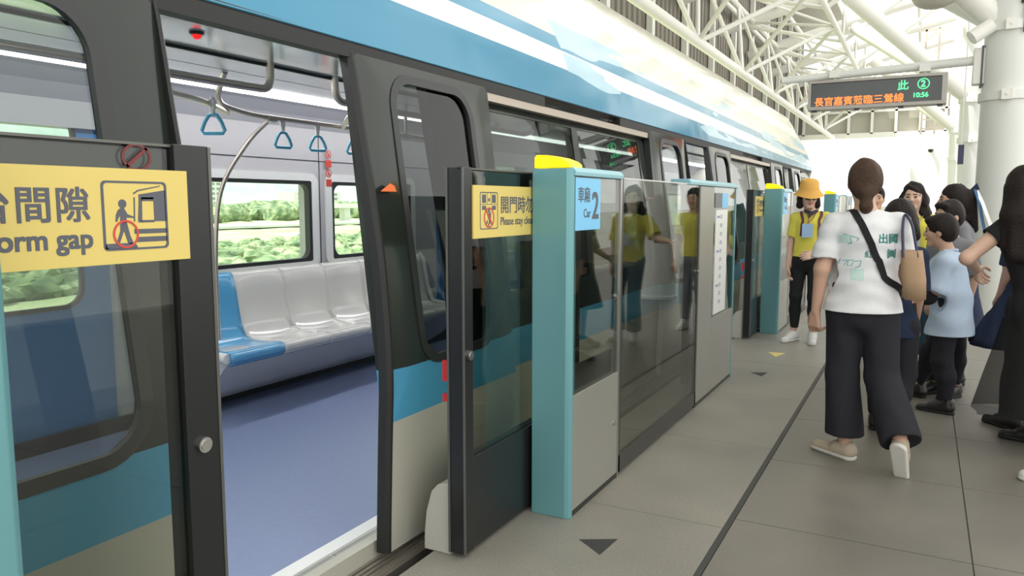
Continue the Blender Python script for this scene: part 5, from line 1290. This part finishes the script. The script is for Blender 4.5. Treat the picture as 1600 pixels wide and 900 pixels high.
m = MB(); m.tube([Hp(-.075, -.045, .035), Hp(-.095, -.06, .005)], .006, 8); m.build('hair_clip', STEEL, Hq['_t'], label='silver hair clip')
# I: person in navy skirt behind the black dress woman
Ip = person(dict(label='person in flared navy skirt, mostly hidden behind the black dress woman', base=(.60, 5.85), yaw=DEG(30), h=.007, s=.98, face=False,
    J=dict(head=(.66, 5.87, 1.42), neck=(.66, 5.86, 1.28), pelvis=(.64, 5.86, .82), sha=(.78, 5.9, 1.2), shb=(.53, 5.8, 1.2),
           ela=(.82, 5.9, .97), wra=(.8, 5.85, .78), elb=(.50, 5.78, .98), wrb=(.47, 5.88, .80),
           hpa=(.70, 5.88, .78), kna=(.71, 5.9, .45), ana=(.72, 5.9, .085), toa=(.70, 6.05, .03), hpb=(.57, 5.84, .78), knb=(.57, 5.86, .45), anb=(.60, 5.86, .085), tob=(.57, 6.0, .03)),
    hair=(HAIR, 'bob'), upper=dict(mat=NAVY, hem=.78, g=.02, sleeve=.9), lower=(NAVY, 'skirt', .25, (-.06, 0, 0), .36), lname='skirt', lwr=.007, shoes=dict(mat=SHOEB, sole=SOLEB)))
# J: person stepping in from the right edge, one white shoe in view
Jp = person(dict(label='person whose white shoe steps into view at the lower right edge', base=(.98, 4.50), yaw=DEG(85), h=.007, s=1.02, face=False,
    J=dict(head=(1.02, 4.5, 1.52), neck=(1.04, 4.5, 1.37), pelvis=(1.04, 4.5, .87), sha=(1.05, 4.66, 1.29), shb=(1.03, 4.34, 1.29),
           ela=(1.06, 4.7, 1.05), wra=(.97, 4.7, .85), elb=(1.08, 4.3, 1.05), wrb=(1.12, 4.28, .84),
           hpa=(1.04, 4.58, .83), kna=(.92, 4.57, .47), ana=(.70, 4.49, .10), toa=(.55, 4.49, .04), hpb=(1.04, 4.43, .83), knb=(1.1, 4.43, .47), anb=(1.25, 4.43, .12), tob=(1.15, 4.42, .04)),
    hair=(HAIR, 'short'), upper=dict(mat=TEE, hem=.84, g=.02, sleeve=.6), lower=(NAVY, 'slim', 1.1, .02), shoes=dict(mat=SHOEW, sole=SOLEW)))
# K: second volunteer standing right behind the white tee woman, seen mirrored in the gate glass
Kp = person(dict(label='volunteer in yellow polo and grey trousers standing hidden behind the white tee woman', base=(-.42, 8.3), yaw=DEG(185), h=.008, s=.98, 
    J=dict(head=(-.42, 8.27, 1.42), neck=(-.42, 8.30, 1.28), pelvis=(-.42, 8.32, .82), sha=(-.56, 8.3, 1.21), shb=(-.28, 8.3, 1.21),
           ela=(-.60, 8.3, .97), wra=(-.60, 8.2, .76), elb=(-.25, 8.3, .97), wrb=(-.25, 8.2, .76),
           hpa=(-.50, 8.32, .79), kna=(-.51, 8.3, .45), ana=(-.52, 8.34, .085), toa=(-.53, 8.18, .03), hpb=(-.34, 8.32, .79), knb=(-.34, 8.3, .45), anb=(-.33, 8.34, .085), tob=(-.32, 8.18, .03)),
    hair=(HAIR, 'short'), upper=dict(mat=POLO, hem=.80, g=.016, sleeve=.6, sl=1.5, name='polo_shirt'), lower=(GREYC, 'slim', 1.15, .03), shoes=dict(mat=SHOEW, sole=SOLEW)))
